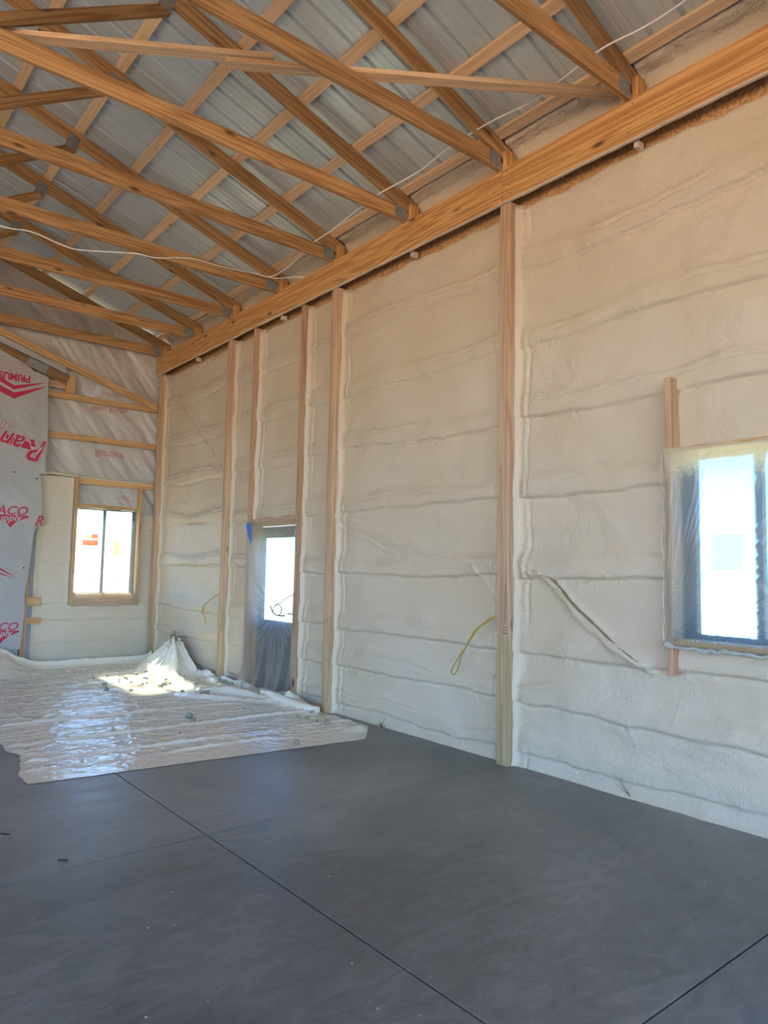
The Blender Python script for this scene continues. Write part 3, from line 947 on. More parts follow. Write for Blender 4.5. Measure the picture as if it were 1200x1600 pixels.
# ------------------------------------------------------------------ gable wall
wall_b = boxes('wall_back', [
    ((-0.255, 7.455, 0), (0.20, 7.475, 5.0)), ((-1.17, 7.455, 0), (-0.255, 7.475, 1.04)), ((-1.17, 7.455, 2.335), (-0.255, 7.475, 5.0)),
    ((X_LEFT, 7.455, 0), (-1.17, 7.475, 5.0))], M_SIDING)
tag(wall_b, kind='structure')
bm = bmesh.new()
tri = [(0.2, 5.0), (X_RIDGE, roof_z(X_RIDGE) - 0.02), (X_LEFT - 0.2, 5.0)]
fr = [bm.verts.new((x, 7.455, z)) for x, z in tri]; bk = [bm.verts.new((x, 7.475, z)) for x, z in tri]
bm.faces.new(fr); bm.faces.new(bk[::-1])
for i in range(3): bm.faces.new((fr[i], bk[i], bk[(i + 1) % 3], fr[(i + 1) % 3]))
link('gable_panel', bm_mesh(bm, 'gable_panel'), M_SIDING, wall_b)


def girt(x0, x1, z, label, w=0.089, y=Y_BACK, mat=M_GIRT, z1=None, cat='girt', name='wall_girt', grp=None):
    o = board(name, (x0, y + 0.019, z), (x1, y + 0.019, z if z1 is None else z1), w, 0.038, (0, 1, 0), mat)
    tag(o, label, cat, grp)
    return o

girt(-0.002, -4.9, 3.985, 'horizontal girt where the sloping board meets the corner post')
girt(-0.002, -4.9, 3.385, 'horizontal girt between the two see-through printed wrap bays')
girt(-0.002, -1.20, 2.735, 'horizontal girt over the wrap panel above the back window', w=0.085)
girt(-1.60, -4.9, 0.94, 'girt whose end sticks out beside the hanging printed sheet, upper one', w=0.12)
girt(-1.58, -4.9, 0.665, 'girt whose end sticks out beside the hanging printed sheet, lower one')
# frame around the back window
def bw(name, p0, p1, w, label, y=Y_BACK + 0.0, t=0.038, mat=M_GIRT):
    o = board(name, p0, p1, w, t, (0, 1, 0), mat); tag(o, label, 'lumber'); return o
bw('window_stud', (-1.195, 7.325, 0.88), (-1.195, 7.325, 2.79), 0.040, 'upright at the side of the back window near the hanging sheets', t=0.10)
bw('window_stud', (-0.225, 7.325, 0.88), (-0.225, 7.325, 2.70), 0.044, 'upright at the side of the back window near the corner post', t=0.10)
bw('window_head_board', (-1.172, 7.345, 2.365), (-0.25, 7.345, 2.365), 0.05, 'darker wooden head board over the back window')
o = board('window_sill_board', (-1.172, 7.315, 0.955), (-0.25, 7.315, 0.955), 0.14, 0.038, (0, 1, 0), M_STUD)
tag(o, 'brown wooden board below the back window, half behind plastic', 'lumber')
o = board('window_stool', (-1.172, 7.37, 1.035), (-0.25, 7.37, 1.035), 0.15, 0.030, (0, 0, 1), M_GIRT)
tag(o, 'flat wooden stool board at the foot of the back window', 'lumber')

# sloping boards at the upper left
girt(-0.02, -4.4, 4.015, 'long sloping board running down to the corner post over the gable wrap', y=7.275, z1=4.015 + 4.38 * 0.318, name='sloping_board', cat='lumber', w=0.10)
r = empty('porch_chord', (-1.5, 7.30, 4.2))
board('chord', (-1.40, 7.303, 4.215), (-4.2, 7.303, 4.215 + 2.8 * 0.315), 0.14, 0.038, (0, 1, 0), M_OLDWOOD, r)
link('nail_plate', plate_mesh(0.28, 0.13, 10), None, r, Matrix.Translation((-1.83, 7.2835, 4.355)) @ Euler((0, 0.305, 0)).to_matrix().to_4x4())
tag(r, 'weathered sloping chord with a grey nail plate above the hanging sheet', 'lumber')
bw('short_post', (-1.36, 7.325, 4.03), (-1.36, 7.325, 4.30), 0.13, 'short upright block under the sloping board')
bw('filler_board', (-1.43, 7.345, 4.135), (-3.0, 7.345, 4.135), 0.10, 'short board above the top girt beside the hanging sheet', mat=M_STUD)

# plastic strip between sloping board and chord
def strip_sheet(name, x0, x1, fz0, fz1, y, mat, seed, amp=0.012):
    nx, nz = 90, 16
    s, t = np.meshgrid(np.linspace(0, 1, nx), np.linspace(0, 1, nz), indexing='ij')
    x = x0 + (x1 - x0) * s
    z = fz0(x) + (fz1(x) - fz0(x)) * t
    yy = y - amp * fbm(x * 3, t * 3, seed, 3) - 0.010 * np.sin(t * math.pi)
    return link(name, grid_mesh(name, np.stack([x, yy, z], -1)), mat)
o = strip_sheet('plastic_strip', -1.44, -4.2, lambda x: 4.31 - (x + 1.44) * 0.318, lambda x: 4.405 - (x + 1.44) * 0.318, 7.270, M_WRAPF, 5)
tag(o, 'pleated white plastic strip tucked between two sloping boards', 'plastic sheet')

# wrap behind the girts
def wrap_d(x, z, seed, amp, drape=1.0):
    return amp * (fbm(x * 2.2 + z * 1.4, z * 1.1, seed, 3) * 0.8 + 0.45 * np.abs(noise(x * 5 + z * 3.2, z * 1.3 - x, seed + 4)) * drape + 0.3 * noise(x * 9 + z * 7, z * 2, seed + 6))
def wrap_sheet(name, x0, x1, z0, z1f, y, seed, mat, amp=0.02, nx=160, nz=140, drape=1.0, xe0=None, mask=None, zlow=None):
    s, t = np.meshgrid(np.linspace(0, 1, nx), np.linspace(0, 1, nz), indexing='ij')
    x = x0 + (x1 - x0) * s
    zb = z0 if zlow is None else zlow(x)
    z = zb + (z1f(x) - zb) * t
    if xe0 is not None:
        x = x + xe0(z) * (1 - s)
    yy = y - wrap_d(x, z, seed, amp, drape)
    return grid_mesh(name, np.stack([x, yy, z], -1), mask(x, z) if mask else None)
def mk(x, z):
    cx, cz = (x[:-1, :-1] + x[1:, 1:]) / 2, (z[:-1, :-1] + z[1:, 1:]) / 2
    return ~((cx < -0.255) & (cx > -1.19) & (cz > 0) & (cz < 2.335))
wrap = link('house_wrap', wrap_sheet('house_wrap', 0.12, X_RIDGE, 2.0, lambda x: np.minimum(roof_z(0.12) - 0.03 + SL * (0.12 - x), 99) - 0.02, 7.428, 12, M_WRAP, amp=0.036, nx=260, nz=200, mask=mk), M_WRAP)
tag(wrap, 'wrinkled off-white building wrap behind the gable girts with faded reversed print', 'building wrap')
o = link('house_wrap', wrap_sheet('house_wrap', X_RIDGE, X_LEFT, 0.0, lambda x: roof_z(0) - 0.05 + SL * (x - X_LEFT), 7.425, 15, M_WRAP, amp=0.02, nx=80, nz=80), M_WRAP)
tag(o, 'building wrap on the far half of the gable wall past the ridge', 'building wrap')
# overlapping corner flap of wrap near the roof
# foam on the gable wall around the window
def back_foam(x0, x1, z0, z1, seed, edges=(1, 1)):
    nx, nz = max(3, int(abs(x1 - x0) / 0.014)), int((z1 - z0) / 0.014)
    xx, zz = np.meshgrid(np.linspace(x0, x1, nx), np.linspace(z0, z1, nz), indexing='ij')
    h = 0.008 * fbm(xx * 2, zz * 2, seed, 3) + 0.0045 * fbm(xx * 9, zz * 9, seed + 3, 3)
    pt = sstep(0.05, 0.4, noise(xx * 2.2, zz * 1.6, seed + 8)) * np.exp(-((zz - 2.2) / 0.35) ** 2)
    h = h + pt * 0.010 * np.abs(fbm(xx * 14 + zz * 5, zz * 22, seed + 9, 2))
    for zc, A in ((0.33, 0.008), (0.65, 0.018), (0.90, 0.014), (1.48, 0.008), (2.08, 0.008)):
        d = zz - zc - 0.03 * noise(xx * 2, zc * 5, seed + 1) - 0.01 * noise(xx * 8, zc * 3, seed + 2)
        h = h + A * sstep(0, 0.03, d) * (1 - sstep(0.09, 0.2, d)) - 0.008 * np.exp(-(d / 0.007) ** 2) * sstep(-0.2, 0.2, noise(xx * 2.5, zc * 9, seed + 5))
    for e, on in ((np.abs(xx - x0), edges[0]), (np.abs(xx - x1), edges[1])):
        if on:
            h = h + on * 0.045 * np.exp(-np.clip(e + 0.006 * noise(zz * 5, 0.4, seed + 6), 0, 9) / 0.03)
    h = h + 0.05 * np.exp(-zz / 0.05)
    cx, cz = (xx[:-1, :-1] + xx[1:, 1:]) / 2, (zz[:-1, :-1] + zz[1:, 1:]) / 2
    hole = (cx > -1.215) & (((cx < -0.205) & (cz > 0.90)) | (cz > 2.27))
    ed = np.minimum(np.abs(xx + 1.215) + 9 * (zz < 0.9), np.abs(xx + 0.205) + 9 * ((zz < 0.9) | (zz > 2.27)))
    h = h + 0.035 * np.exp(-ed / 0.03) + 0.02 * np.exp(-np.abs(zz - 0.90) / 0.03) * ((xx > -1.215) & (xx < -0.205))
    P = np.stack([xx, 7.375 - h, zz], -1)
    return link('foam_panel', grid_mesh('foam_panel', P, ~hole), M_FOAM_BACK, wall_b)
back_foam(-1.70, 0.11, 0.0, 2.78, 5, (0.4, 0.2))
# foam lip along the top of that panel
tube('foam_lip', [(-1.72, 7.33, 2.80), (-1.5, 7.325, 2.815), (-1.2, 7.315, 2.80), (-0.8, 7.33, 2.785), (-0.4, 7.335, 2.785), (-0.02, 7.34, 2.79)], [0.018, 0.022, 0.020, 0.012, 0.014, 0.014], M_FOAM_BACK, wall_b, seg=8)

# window in the gable wall
win1 = empty('window_1', (-0.71, 7.44, 1.04)); tag(win1, kind='structure')
def window_parts(root, fn, a0, a1, mull, z0, z1, fwid=0.05, glass=None):
    """fn(lo_a, hi_a, z0, z1, d0, d1) -> box corners"""
    for nm, A in (('frame_jamb', (a0, a0 + fwid, z0, z1)), ('frame_jamb', (a1 - fwid, a1, z0, z1)), ('frame_head', (a0 + fwid, a1 - fwid, z1 - fwid * .4, z1)),
                  ('frame_sill', (a0 + fwid, a1 - fwid, z0, z0 + fwid * .4)), ('mullion', (mull[0], mull[1], z0 + fwid * .4, z1 - fwid * .4))):
        link(nm, box_mesh(nm, *fn(*A, 0.0, 0.06), 0.003), M_BLACK, root)
    for A in ((a0 + fwid, mull[0], z0 + fwid * .4, z1 - fwid * .4), (mull[1], a1 - fwid, z0 + fwid * .4, z1 - fwid * .4)):
        link('pane', box_mesh('pane', *fn(*A, 0.030, 0.034)), glass or M_GLASS, root)
window_parts(win1, lambda a, b, c, d, e, f: ((a, 7.40 + e, c), (b, 7.40 + f, d)), -1.175, -0.255, (-0.745, -0.705), 1.045, 2.33, 0.045)
for lo, hi, mt in (((-1.04, 1.77), (-0.80, 1.86), M_LABEL_O), ((-1.02, 1.88), (-0.86, 1.93), M_LABEL_B), ((-0.90, 1.88), (-0.80, 1.95), M_LABEL_O), ((-0.565, 1.62), (-0.475, 1.88), M_LABEL_B), ((-0.50, 1.98), (-0.42, 2.02), M_LABEL_G), ((-0.55, 1.17), (-0.46, 1.22), M_LABEL_G), ((-0.90, 1.16), (-0.83, 1.24), M_LABEL_G)):
    boxes('sticker', [((lo[0], 7.4285, lo[1]), (hi[0], 7.4295, hi[1]))], mt, win1)

# plastic over the back window
def mask_sheet(name, fn, a0, a1, z0, z1, seed, mat, amp=0.02, pins=(), na=110, nz=140, puff=0.0, edge=0.0):
    s, t = np.meshgrid(np.linspace(0, 1, na), np.linspace(0, 1, nz), indexing='ij')
    a = a0 + (a1 - a0) * s; z = z0 + (z1 - z0) * t
    d = amp * 0.5 * fbm(a * 3, z * 2.2, seed, 2)
    for (pa, pz, nf, am, rad) in pins:
        th = np.arctan2(z - pz, a - pa); rr = np.hypot(a - pa, z - pz)
        env = np.exp(-((rr - rad * 0.35) / rad) ** 2)
        w = noise(th * nf / 2.0, rr * 0.4, seed + 3)
        d = d + am * env * (np.clip(1 - np.abs(w) * 3.2, -0.2, 1) ** 2) * sstep(0, 0.12, rr)
    brd = np.minimum(np.minimum(s, 1 - s), np.minimum(t, 1 - t))
    d = d * sstep(0, 0.06, brd) + puff * sstep(0.0, 0.25, brd)
    a = a + edge * noise(z * 6, 0.5, seed + 8) * (1 - sstep(0, 0.1, np.minimum(s, 1 - s)))
    z = z + edge * noise(a * 6, 0.9, seed + 9) * (1 - sstep(0, 0.1, np.minimum(t, 1 - t)))
    return grid_mesh(name, fn(a, z, d))
o = link('window_plastic', mask_sheet('window_plastic', lambda a, z, d: np.stack([a, 7.262 - d, z], -1), -1.215, -0.20, 0.86, 2.375, 31, M_MASK_BACK, 0.012,
         pins=[(-1.2, 0.95, 14, 0.012, 0.5), (-0.22, 0.92, 14, 0.012, 0.4), (-1.2, 2.36, 10, 0.008, 0.3), (-0.22, 2.36, 10, 0.008, 0.3)], edge=0.015), M_MASK_BACK)
tag(o, 'clear plastic sheet taped over the back window in the gable wall', 'plastic sheet')

# ------------------------------------------------------------------ side window, right wall
win2 = empty('window_2', (0.17, -1.9, 1.09)); tag(win2, kind='structure')
window_parts(win2, lambda a, b, c, d, e, f: ((0.145 + e, a, c), (0.145 + f, b, d)), -2.355, -1.432, (-1.935, -1.885), 1.10, 2.31, 0.085, M_GLASS_T)
boxes('sticker', [((0.172, -1.80, 1.55), (0.173, -1.60, 1.78))], M_LABEL_P, win2)
o = link('window_plastic', mask_sheet('window_plastic', lambda a, z, d: np.stack([-0.006 - d, a, z], -1), -2.42, -1.385, 1.045, 2.335, 45, M_MASK_WIN, 0.02,
         pins=[(-1.36, 1.04, 34, 0.014, 1.0), (-1.40, 2.33, 12, 0.005, 0.3), (-2.40, 1.05, 14, 0.005, 0.5)], na=150, nz=190, edge=0.02), M_MASK_WIN)
tag(o, 'taut creased plastic sheet over the side window beside the short stud', 'plastic sheet')
# gathered lower hem of that plastic
hr = random.Random(8)
hem = [(-0.012 - 0.010 * hr.random(), -1.375 - 0.035 * i, 1.060 + 0.010 * hr.uniform(-1, 1) - 0.008 * (i > 3)) for i in range(31)]
tube('window_plastic_hem', hem, [0.014, 0.026, 0.020] + [0.008 + 0.010 * hr.random() for i in range(40)], M_HEM, o, seg=7, n=2)
hem = [(-0.010, -1.372 + 0.008 * hr.uniform(-1, 1), 2.32 - 0.05 * i) for i in range(26)]
tube('window_plastic_hem', hem, [0.0015 + 0.004 * hr.random() for i in range(40)], M_HEM, o, seg=5, n=2)

# ------------------------------------------------------------------ door, right wall
door = empty('door_1', (0.16, 3.64, 0)); tag(door, kind='structure')
for nm, lo, hi in (('jamb', (0.10, 4.13, 0), (0.175, 4.179, 2.05)), ('jamb', (0.10, 3.10, 0), (0.175, 3.14, 2.05)), ('jamb', (0.10, 3.14, 2.005), (0.175, 4.13, 2.05))):
    link(nm, box_mesh(nm, lo, hi, 0.003), M_GIRT, door)
for nm, lo, hi in (('stile', (0.135, 3.142, 0.01), (0.175, 3.24, 2.0)), ('stile', (0.135, 4.02, 0.01), (0.175, 4.128, 2.0)),
                   ('rail', (0.135, 3.24, 1.86), (0.175, 4.02, 2.0)), ('panel', (0.140, 3.24, 0.01), (0.170, 4.02, 0.86))):
    link(nm, box_mesh(nm, lo, hi, 0.004), M_DARKDOOR, door)
link('pane', box_mesh('pane', (0.153, 3.24, 0.86), (0.157, 4.02, 1.86)), M_GLASS_T, door)
tube('handle', [(0.135, 3.22, 0.97), (0.09, 3.22, 0.97), (0.085, 3.24, 0.97), (0.085, 3.33, 0.97)], 0.010, M_BLACK, door)
def door_sheet():
    na, nz = 130, 220
    s, t = np.meshgrid(np.linspace(0, 1, na), np.linspace(0, 1, nz), indexing='ij')
    a = 3.045 + (4.225 - 3.045) * s; z = 0.02 + 2.06 * t
    pa, pz = 3.50, 0.975
    th = np.arctan2(z - pz, a - pa); rr = np.hypot(a - pa, z - pz)
    brd = np.minimum(np.minimum(s, 1 - s), np.minimum(1 - t, t + 0.1))
    pull = 0.065 * np.exp(-rr / 0.28)
    w = noise(th * 5.5, rr * 0.8, 5)
    pleat = 0.007 * (np.clip(1 - np.abs(w) * 3.2, -0.3, 1)) * np.exp(-((rr - 0.15) / 0.35) ** 2) * sstep(0.02, 0.1, rr)
    vert = 0.010 * noise(a * 7 + z * 0.8, z * 0.7, 9) * sstep(0, 0.3, 0.9 - z)
    d = (pull - pleat + vert + 0.010 * fbm(a * 2, z * 1.2, 6, 2)) * sstep(0, 0.08, brd)
    corner = 0.012 * np.abs(noise(np.arctan2(2.08 - z, a - 3.05) * 6, 0.3, 11)) * np.exp(-np.hypot(a - 3.05, z - 2.08) / 0.25)
    foot = -0.16 * np.exp(-z / 0.16) * (0.6 + 0.5 * noise(a * 5, 0.3, 14))
    x = -0.008 + d + corner + foot
    return grid_mesh('door_plastic', np.stack([x, a, z], -1))
dp = link('door_plastic', door_sheet(), M_MASK_DOOR)
tag(dp, 'clear plastic sheet hung over the door, gathered around a black wire', 'plastic sheet')
bm = bmesh.new(); tube_bm(bm, [(0.03, 3.08, 1.20), (-0.01, 3.12, 1.19), (-0.015, 3.25, 1.14), (-0.01, 3.38, 1.085), (-0.01, 3.48, 1.05)], 0.004, 5)
tube_bm(bm, [(-0.02, 3.56, 1.05), (-0.03, 3.50, 1.0), (-0.03, 3.45, 0.965), (-0.03, 3.36, 0.95), (-0.03, 3.22, 0.955)], 0.007, 5)
tube_bm(bm, [(-0.03, 3.48, 0.99), (-0.04, 3.44, 1.05), (-0.035, 3.36, 1.08), (-0.04, 3.28, 1.04), (-0.03, 3.30, 0.98), (-0.03, 3.36, 0.95)], 0.005, 5)
o = link('black_wire', bm_mesh(bm, 'black_wire'), M_BLACKWIRE); tag(o, 'short black wire loop hooked through the door plastic', 'wire')
# blue tape
bm = bmesh.new()
pts = [(4.085, 2.045), (4.02, 2.055), (3.985, 2.00), (3.97, 1.90), (3.955, 1.83), (3.985, 1.79), (4.02, 1.86), (4.045, 1.95), (4.10, 1.965)]
fv = [bm.verts.new((-0.030 - 0.004 * math.sin(i * 2.1), y + 0.10, z)) for i, (y, z) in enumerate(pts)]
f = bm.faces.new(fv); ex = bmesh.ops.extrude_face_region(bm, geom=[f])
for v in ex['geom']:
    if isinstance(v, bmesh.types.BMVert): v.co.x += 0.006
o = link('blue_tape', bm_mesh(bm, 'blue_tape'), M_TAPE); tag(o, 'scrap of blue painter tape at the top of the door plastic', 'tape')

# ------------------------------------------------------------------ cables on the foam wall
bm = bmesh.new()
loop = [(0.0, 0.075, 1.155), (-0.03, 0.12, 1.125), (-0.05, 0.22, 1.04), (-0.06, 0.33, 0.90), (-0.055, 0.45, 0.76), (-0.05, 0.505, 0.69), (-0.05, 0.515, 0.655), (-0.05, 0.485, 0.643), (-0.05, 0.44, 0.69), (-0.06, 0.40, 0.78), (-0.065, 0.335, 0.885), (-0.055, 0.24, 1.03), (-0.035, 0.13, 1.10), (0.0, 0.075, 1.148)]
tube_bm(bm, loop, 0.0055, 6)
o = link('yellow_cable', bm_mesh(bm, 'yellow_cable'), M_YELLOW); tag(o, 'drooping loop of yellow cable sticking out beside the splice post', 'cable')
bm = bmesh.new()
tube_bm(bm, [(0.05, 4.93, 1.12), (0.0, 5.05, 1.10), (0.01, 5.25, 1.02), (0.02, 5.42, 0.94), (0.04, 5.50, 0.84)], 0.007, 6)
tube_bm(bm, [(0.03, 5.42, 0.93), (0.03, 5.44, 0.86), (0.05, 5.41, 0.78), (0.06, 5.42, 0.70)], 0.006, 6)
o = link('yellow_cable', bm_mesh(bm, 'yellow_cable'), M_YELLOW); tag(o, 'short forked yellow cable hanging in the far bay near the gable wall', 'cable')
def on_foam(pts, seed, by0, by1, feats, out=0.004):
    r = []
    for y, z in pts:
        h = float(foam_height(np.array([[y]]), np.array([[z]]), by0, by1, seed, feats)[0, 0])
        r.append((X_FOAM - h - out, y, z))
    return r
cp_pts = on_foam([(-0.40, 1.47), (-0.46, 1.425), (-0.54, 1.345), (-0.63, 1.262), (-0.76, 1.163), (-0.90, 1.058), (-1.05, 0.975), (-1.18, 0.90)], 3, -S + h2, -h2, [(cable_path, 0.026, 0.040, 0.0)], -0.006)
o = tube('embedded_cable', cp_pts, [0.005, 0.010, 0.013, 0.011, 0.008, 0.006, 0.003], M_TANCABLE, seg=6)
tag(o, 'tan cable half buried in a diagonal groove of the foam below the side window', 'cable')

# white wire stapled along the trusses
wp = [(-0.40, -2.42, 5.10), (-0.345, -1.72, 5.06), (-0.36, -1.45, 5.045), (-0.40, -1.19, 5.04), (-0.34, -0.8, 5.05), (-0.31, -0.54, 5.05), (-0.34, -0.2, 5.06), (-0.33, 0.008, 5.08), (-0.35, 0.37, 5.055), (-0.33, 0.73, 5.03), (-0.40, 1.205, 4.99),
      (-0.34, 1.64, 5.01), (-0.30, 2.1, 5.0), (-0.315, 2.40, 4.975), (-0.20, 2.75, 5.03), (-0.22, 3.05, 4.95), (-0.22, 3.45, 4.95), (-0.35, 3.57, 4.985), (-0.52, 3.588, 4.972), (-0.84, 3.588, 4.945), (-1.18, 3.588, 4.93), (-1.55, 3.60, 4.83), (-1.78, 3.66, 4.83),
      (-2.27, 3.75, 4.745), (-2.46, 3.75, 4.735), (-2.77, 3.75, 4.78), (-3.05, 3.75, 4.75), (-3.6, 3.75, 4.80)]
o = tube('white_cable', wp, 0.0075, M_WIRE, seg=6); tag(o, 'white cable strung along the top chords above the header', 'cable')
o = tube('white_cable', [(-0.30, 3.56, 4.975), (-0.21, 3.35, 4.90), (-0.10, 3.1, 4.87), (0.02, 3.0, 4.86)], 0.005, M_WIRE, seg=6)
tag(o, 'short white cable tail dropping behind the header above the door', 'cable')

# ------------------------------------------------------------------ printed sheets hung on the gable wall
def font_mesh(body, size, shear=0.0, offset=0.0, spacing=1.0):
    c = bpy.data.curves.new('print', 'FONT')
    c.body = body; c.size = size; c.shear = shear; c.offset = offset; c.space_character = spacing
    c.resolution_u = 3
    t = bpy.data.objects.new('print_tmp', c); COL.objects.link(t)
    bpy.context.view_layer.update()
    dg = bpy.context.evaluated_depsgraph_get()
    me = bpy.data.meshes.new_from_object(t.evaluated_get(dg))
    bpy.data.objects.remove(t); bpy.data.curves.remove(c)
    return me


def put_print(me, name, mat, parent, x, z, rot=0.0, flip=False, surf=None, lift=0.004, sx=1.0, sy=1.0, skew=0.0):
    """lay flat print on a hanging sheet: local x along the sheet, y up; rot in radians; flip mirrors top to bottom"""
    ca, sa = math.cos(rot), math.sin(rot)
    for v in me.vertices:
        a, b = v.co.x * sx, v.co.y * sy
        b += skew * a
        if flip: b = -b
        wx, wz = x + a * ca - b * sa, z + a * sa + b * ca
        v.co = (wx, surf(wx, wz) - lift, wz)
    return link(name, me, mat, parent)


def poly_mesh(pts):
    bm = bmesh.new(); bm.faces.new([bm.verts.new((x, y, 0)) for x, y in pts]); return bm_mesh(bm, 'print')


def strip_mesh(segs):
    bm = bmesh.new()
    for x0, x1, y0, y1 in segs:
        bm.faces.new([bm.verts.new(c) for c in ((x0, y0, 0), (x1, y0, 0), (x1, y1, 0), (x0, y1, 0))])
    return bm_mesh(bm, 'print')

AM = 0.010
up_surf = lambda x, z: 7.238 - float(wrap_d(np.array([[x]]), np.array([[z]]), 63, AM)[0, 0])
us = link('printed_sheet', wrap_sheet('printed_sheet', -1.64, -4.6, 2.775, lambda x: 4.285 + np.clip(-(x + 1.85), -0.2, 3) * 0.42 - 0.03 * np.exp(-((x + 1.82) / 0.08) ** 2), 7.238, 63, M_WRAPF, amp=AM,
          xe0=lambda z: -0.045 * sstep(2.9, 4.3, z) + 0.03 * np.exp(-((z - 2.78) / 0.05) ** 2) - 0.03 * np.exp(-((z - 2.95) / 0.12) ** 2)), M_WRAPF)
tag(us, 'white building wrap sheet hung with its red print upside down', 'building wrap')
lo_surf = lambda x, z: 7.252 - float(wrap_d(np.array([[x]]), np.array([[z]]), 71, AM)[0, 0])
def lo_edge(z):
    e = np.interp(z, [0.30, 0.5, 0.85, 1.03, 1.45, 1.9, 2.2, 2.5, 2.79], [-0.13, -0.12, -0.10, -0.115, -0.07, -0.045, 0.05, 0.03, -0.01])
    return e
ls = link('printed_sheet', wrap_sheet('printed_sheet', -1.715, -4.6, 0.28, lambda x: 2.80 + 0 * x, 7.252, 71, M_WRAPF, amp=AM, xe0=lo_edge), M_WRAPF)
tag(ls, 'white building wrap sheet hung with its red print the right way up', 'building wrap')
PI = math.pi
# upper sheet: everything turned by half a turn
def stacked(body, size, x, z, rot, surf, par, shear, wide=1.0, lift=0.003, script=True, skew=0.0):
    for off, mat, lf in ((0.030, M_REDOUT, 0.0), (0.024, M_SHEETWHITE, 0.0012), (0.008, M_RED, 0.0024)):
        put_print(font_mesh(body, size, shear, off * size * 1.6), 'print', mat, par, x, z, rot, False, surf, lift + lf, sx=wide, skew=skew)
def outlined(body, size, x, z, rot, surf, par, shear, wide=1.0, lift=0.007, skew=0.0):
    for off, mat, lf in ((0.026, M_REDOUT, 0.0), (0.008, M_SHEETWHITE, 0.0012)):
        put_print(font_mesh(body, size, shear, off * size * 1.6), 'print', mat, par, x, z, rot, False, surf, lift + lf, sx=wide, skew=skew)
put_print(font_mesh('PRIMUS', 0.145, 0, 0.0045), 'print', M_RED, us, -1.925, 4.165, PI - 0.0, False, up_surf, 0.004, sx=0.86)
for i in range(4):
    z = 4.215 + i * 0.042
    segs = []; xx = 0.0; rd = random.Random(i + 3)
    while xx < 1.1:
        wl_ = rd.uniform(0.03, 0.10); segs.append((xx, xx + wl_, 0.0, 0.014)); xx += wl_ + 0.018
    put_print(strip_mesh(segs), 'print', M_REDFADE, us, -1.93 - 0.03 * (i % 2), z, PI, False, up_surf, 0.004)
# chevron bands (two), below the upside-down name
put_print(poly_mesh([(-1.70, 4.115), (-2.13, 3.995), (-2.62, 4.235), (-2.62, 4.165), (-2.13, 3.935)][::-1]), 'print', M_RED, us, 0, 0, 0, False, up_surf)
put_print(poly_mesh([(-1.69, 4.062), (-2.125, 3.895), (-2.62, 4.10), (-2.62, 4.00), (-2.125, 3.805)][::-1]), 'print', M_RED, us, 0, 0, 0, False, up_surf)
# script name with swash band, upside down
put_print(poly_mesh([(-1.80, 3.18), (-2.9, 3.52), (-2.9, 3.30), (-1.86, 3.10)][::-1]), 'print', M_RED, us, 0, 0, 0, False, up_surf, 0.003)
stacked('R', 0.44, -1.63, 3.24, PI - 0.05, up_surf, us, 0.35, 0.95, 0.0045)
stacked('amaco', 0.36, -1.93, 3.27, PI - 0.22, up_surf, us, 0.30, 0.92, 0.0075)
outlined('Supply', 0.21, -2.10, 3.44, PI - 0.24, up_surf, us, 0.30, 1.0, 0.006)
# lower sheet, right way up: two repeats of the mark
for (xr, zb, sc) in ((-1.83, 2.17, 1.0), (-1.87, 0.555, 0.92)):
    put_print(poly_mesh([(xr - 1.0, zb - 0.02), (xr - 0.02, zb - 0.01), (xr + 0.005, zb - 0.03), (xr - 0.16, zb - 0.10), (xr - 0.24, zb - 0.19), (xr - 0.30, zb - 0.10), (xr - 1.0, zb - 0.12)][::-1]), 'print', M_RED, ls, 0, 0, 0, False, lo_surf, 0.003)
    stacked('RAMACO', 0.17 * sc, xr - 0.80 * sc, zb - 0.005, 0.0, lo_surf, ls, 0.30, 1.06, 0.0045)
    outlined('Supply', 0.125 * sc, xr - 0.47 * sc, zb - 0.105 * sc, 0.05, lo_surf, ls, 0.30, 1.1, 0.008)
stacked('R', 0.20, -1.765, 2.03, 0.0, lo_surf, ls, 0.4, 0.9, 0.0045)
put_print(poly_mesh([(-1.93, 1.268), (-2.30, 1.50), (-2.30, 1.455)][::-1]), 'print', M_RED, ls, 0, 0, 0, False, lo_surf)
put_print(poly_mesh([(-1.96, 1.262), (-2.30, 1.405), (-2.30, 1.375)][::-1]), 'print', M_RED, ls, 0, 0, 0, False, lo_surf)
# staples
for x, z in ((-2.06, 2.765), (-1.76, 2.70), (-1.865, 1.42)):
    put_print(strip_mesh([(-0.011, 0.011, -0.011, 0.011)]), 'staple', M_CHIP, ls, x, z, 0.4, False, lo_surf, 0.012)
# faded print of the outer wrap, read from behind: flipped top to bottom
wb = lambda x, z: 7.428 - float(wrap_d(np.array([[x]]), np.array([[z]]), 12, 0.036)[0, 0])
put_print(font_mesh('Building', 0.105, 0, 0.002), 'print', M_REDFADE, wrap, -0.86, 4.16, 0.0, True, wb, 0.004, sx=0.9)
put_print(font_mesh('Metal Roofing', 0.125, 0, 0.003), 'print', M_REDFADE, wrap, -0.995, 3.925, 0.05, True, wb, 0.004, sx=0.80)
put_print(font_mesh('Ramaco', 0.17, 0.2, 0.006), 'print', M_REDFADE, wrap, -0.93, 3.255, -0.05, True, wb, 0.004, sx=0.85)
put_print(font_mesh('PRIMUS', 0.07, 0, 0.002), 'print', M_REDFADE, wrap, -0.545, 2.555, 0.0, True, wb, 0.004, sx=0.8)
put_print(poly_mesh([(-0.62, 2.515), (-0.44, 2.445), (-0.28, 2.515), (-0.28, 2.50), (-0.44, 2.425), (-0.62, 2.50)][::-1]), 'print', M_REDFADE, wrap, 0, 0, 0, False, wb)

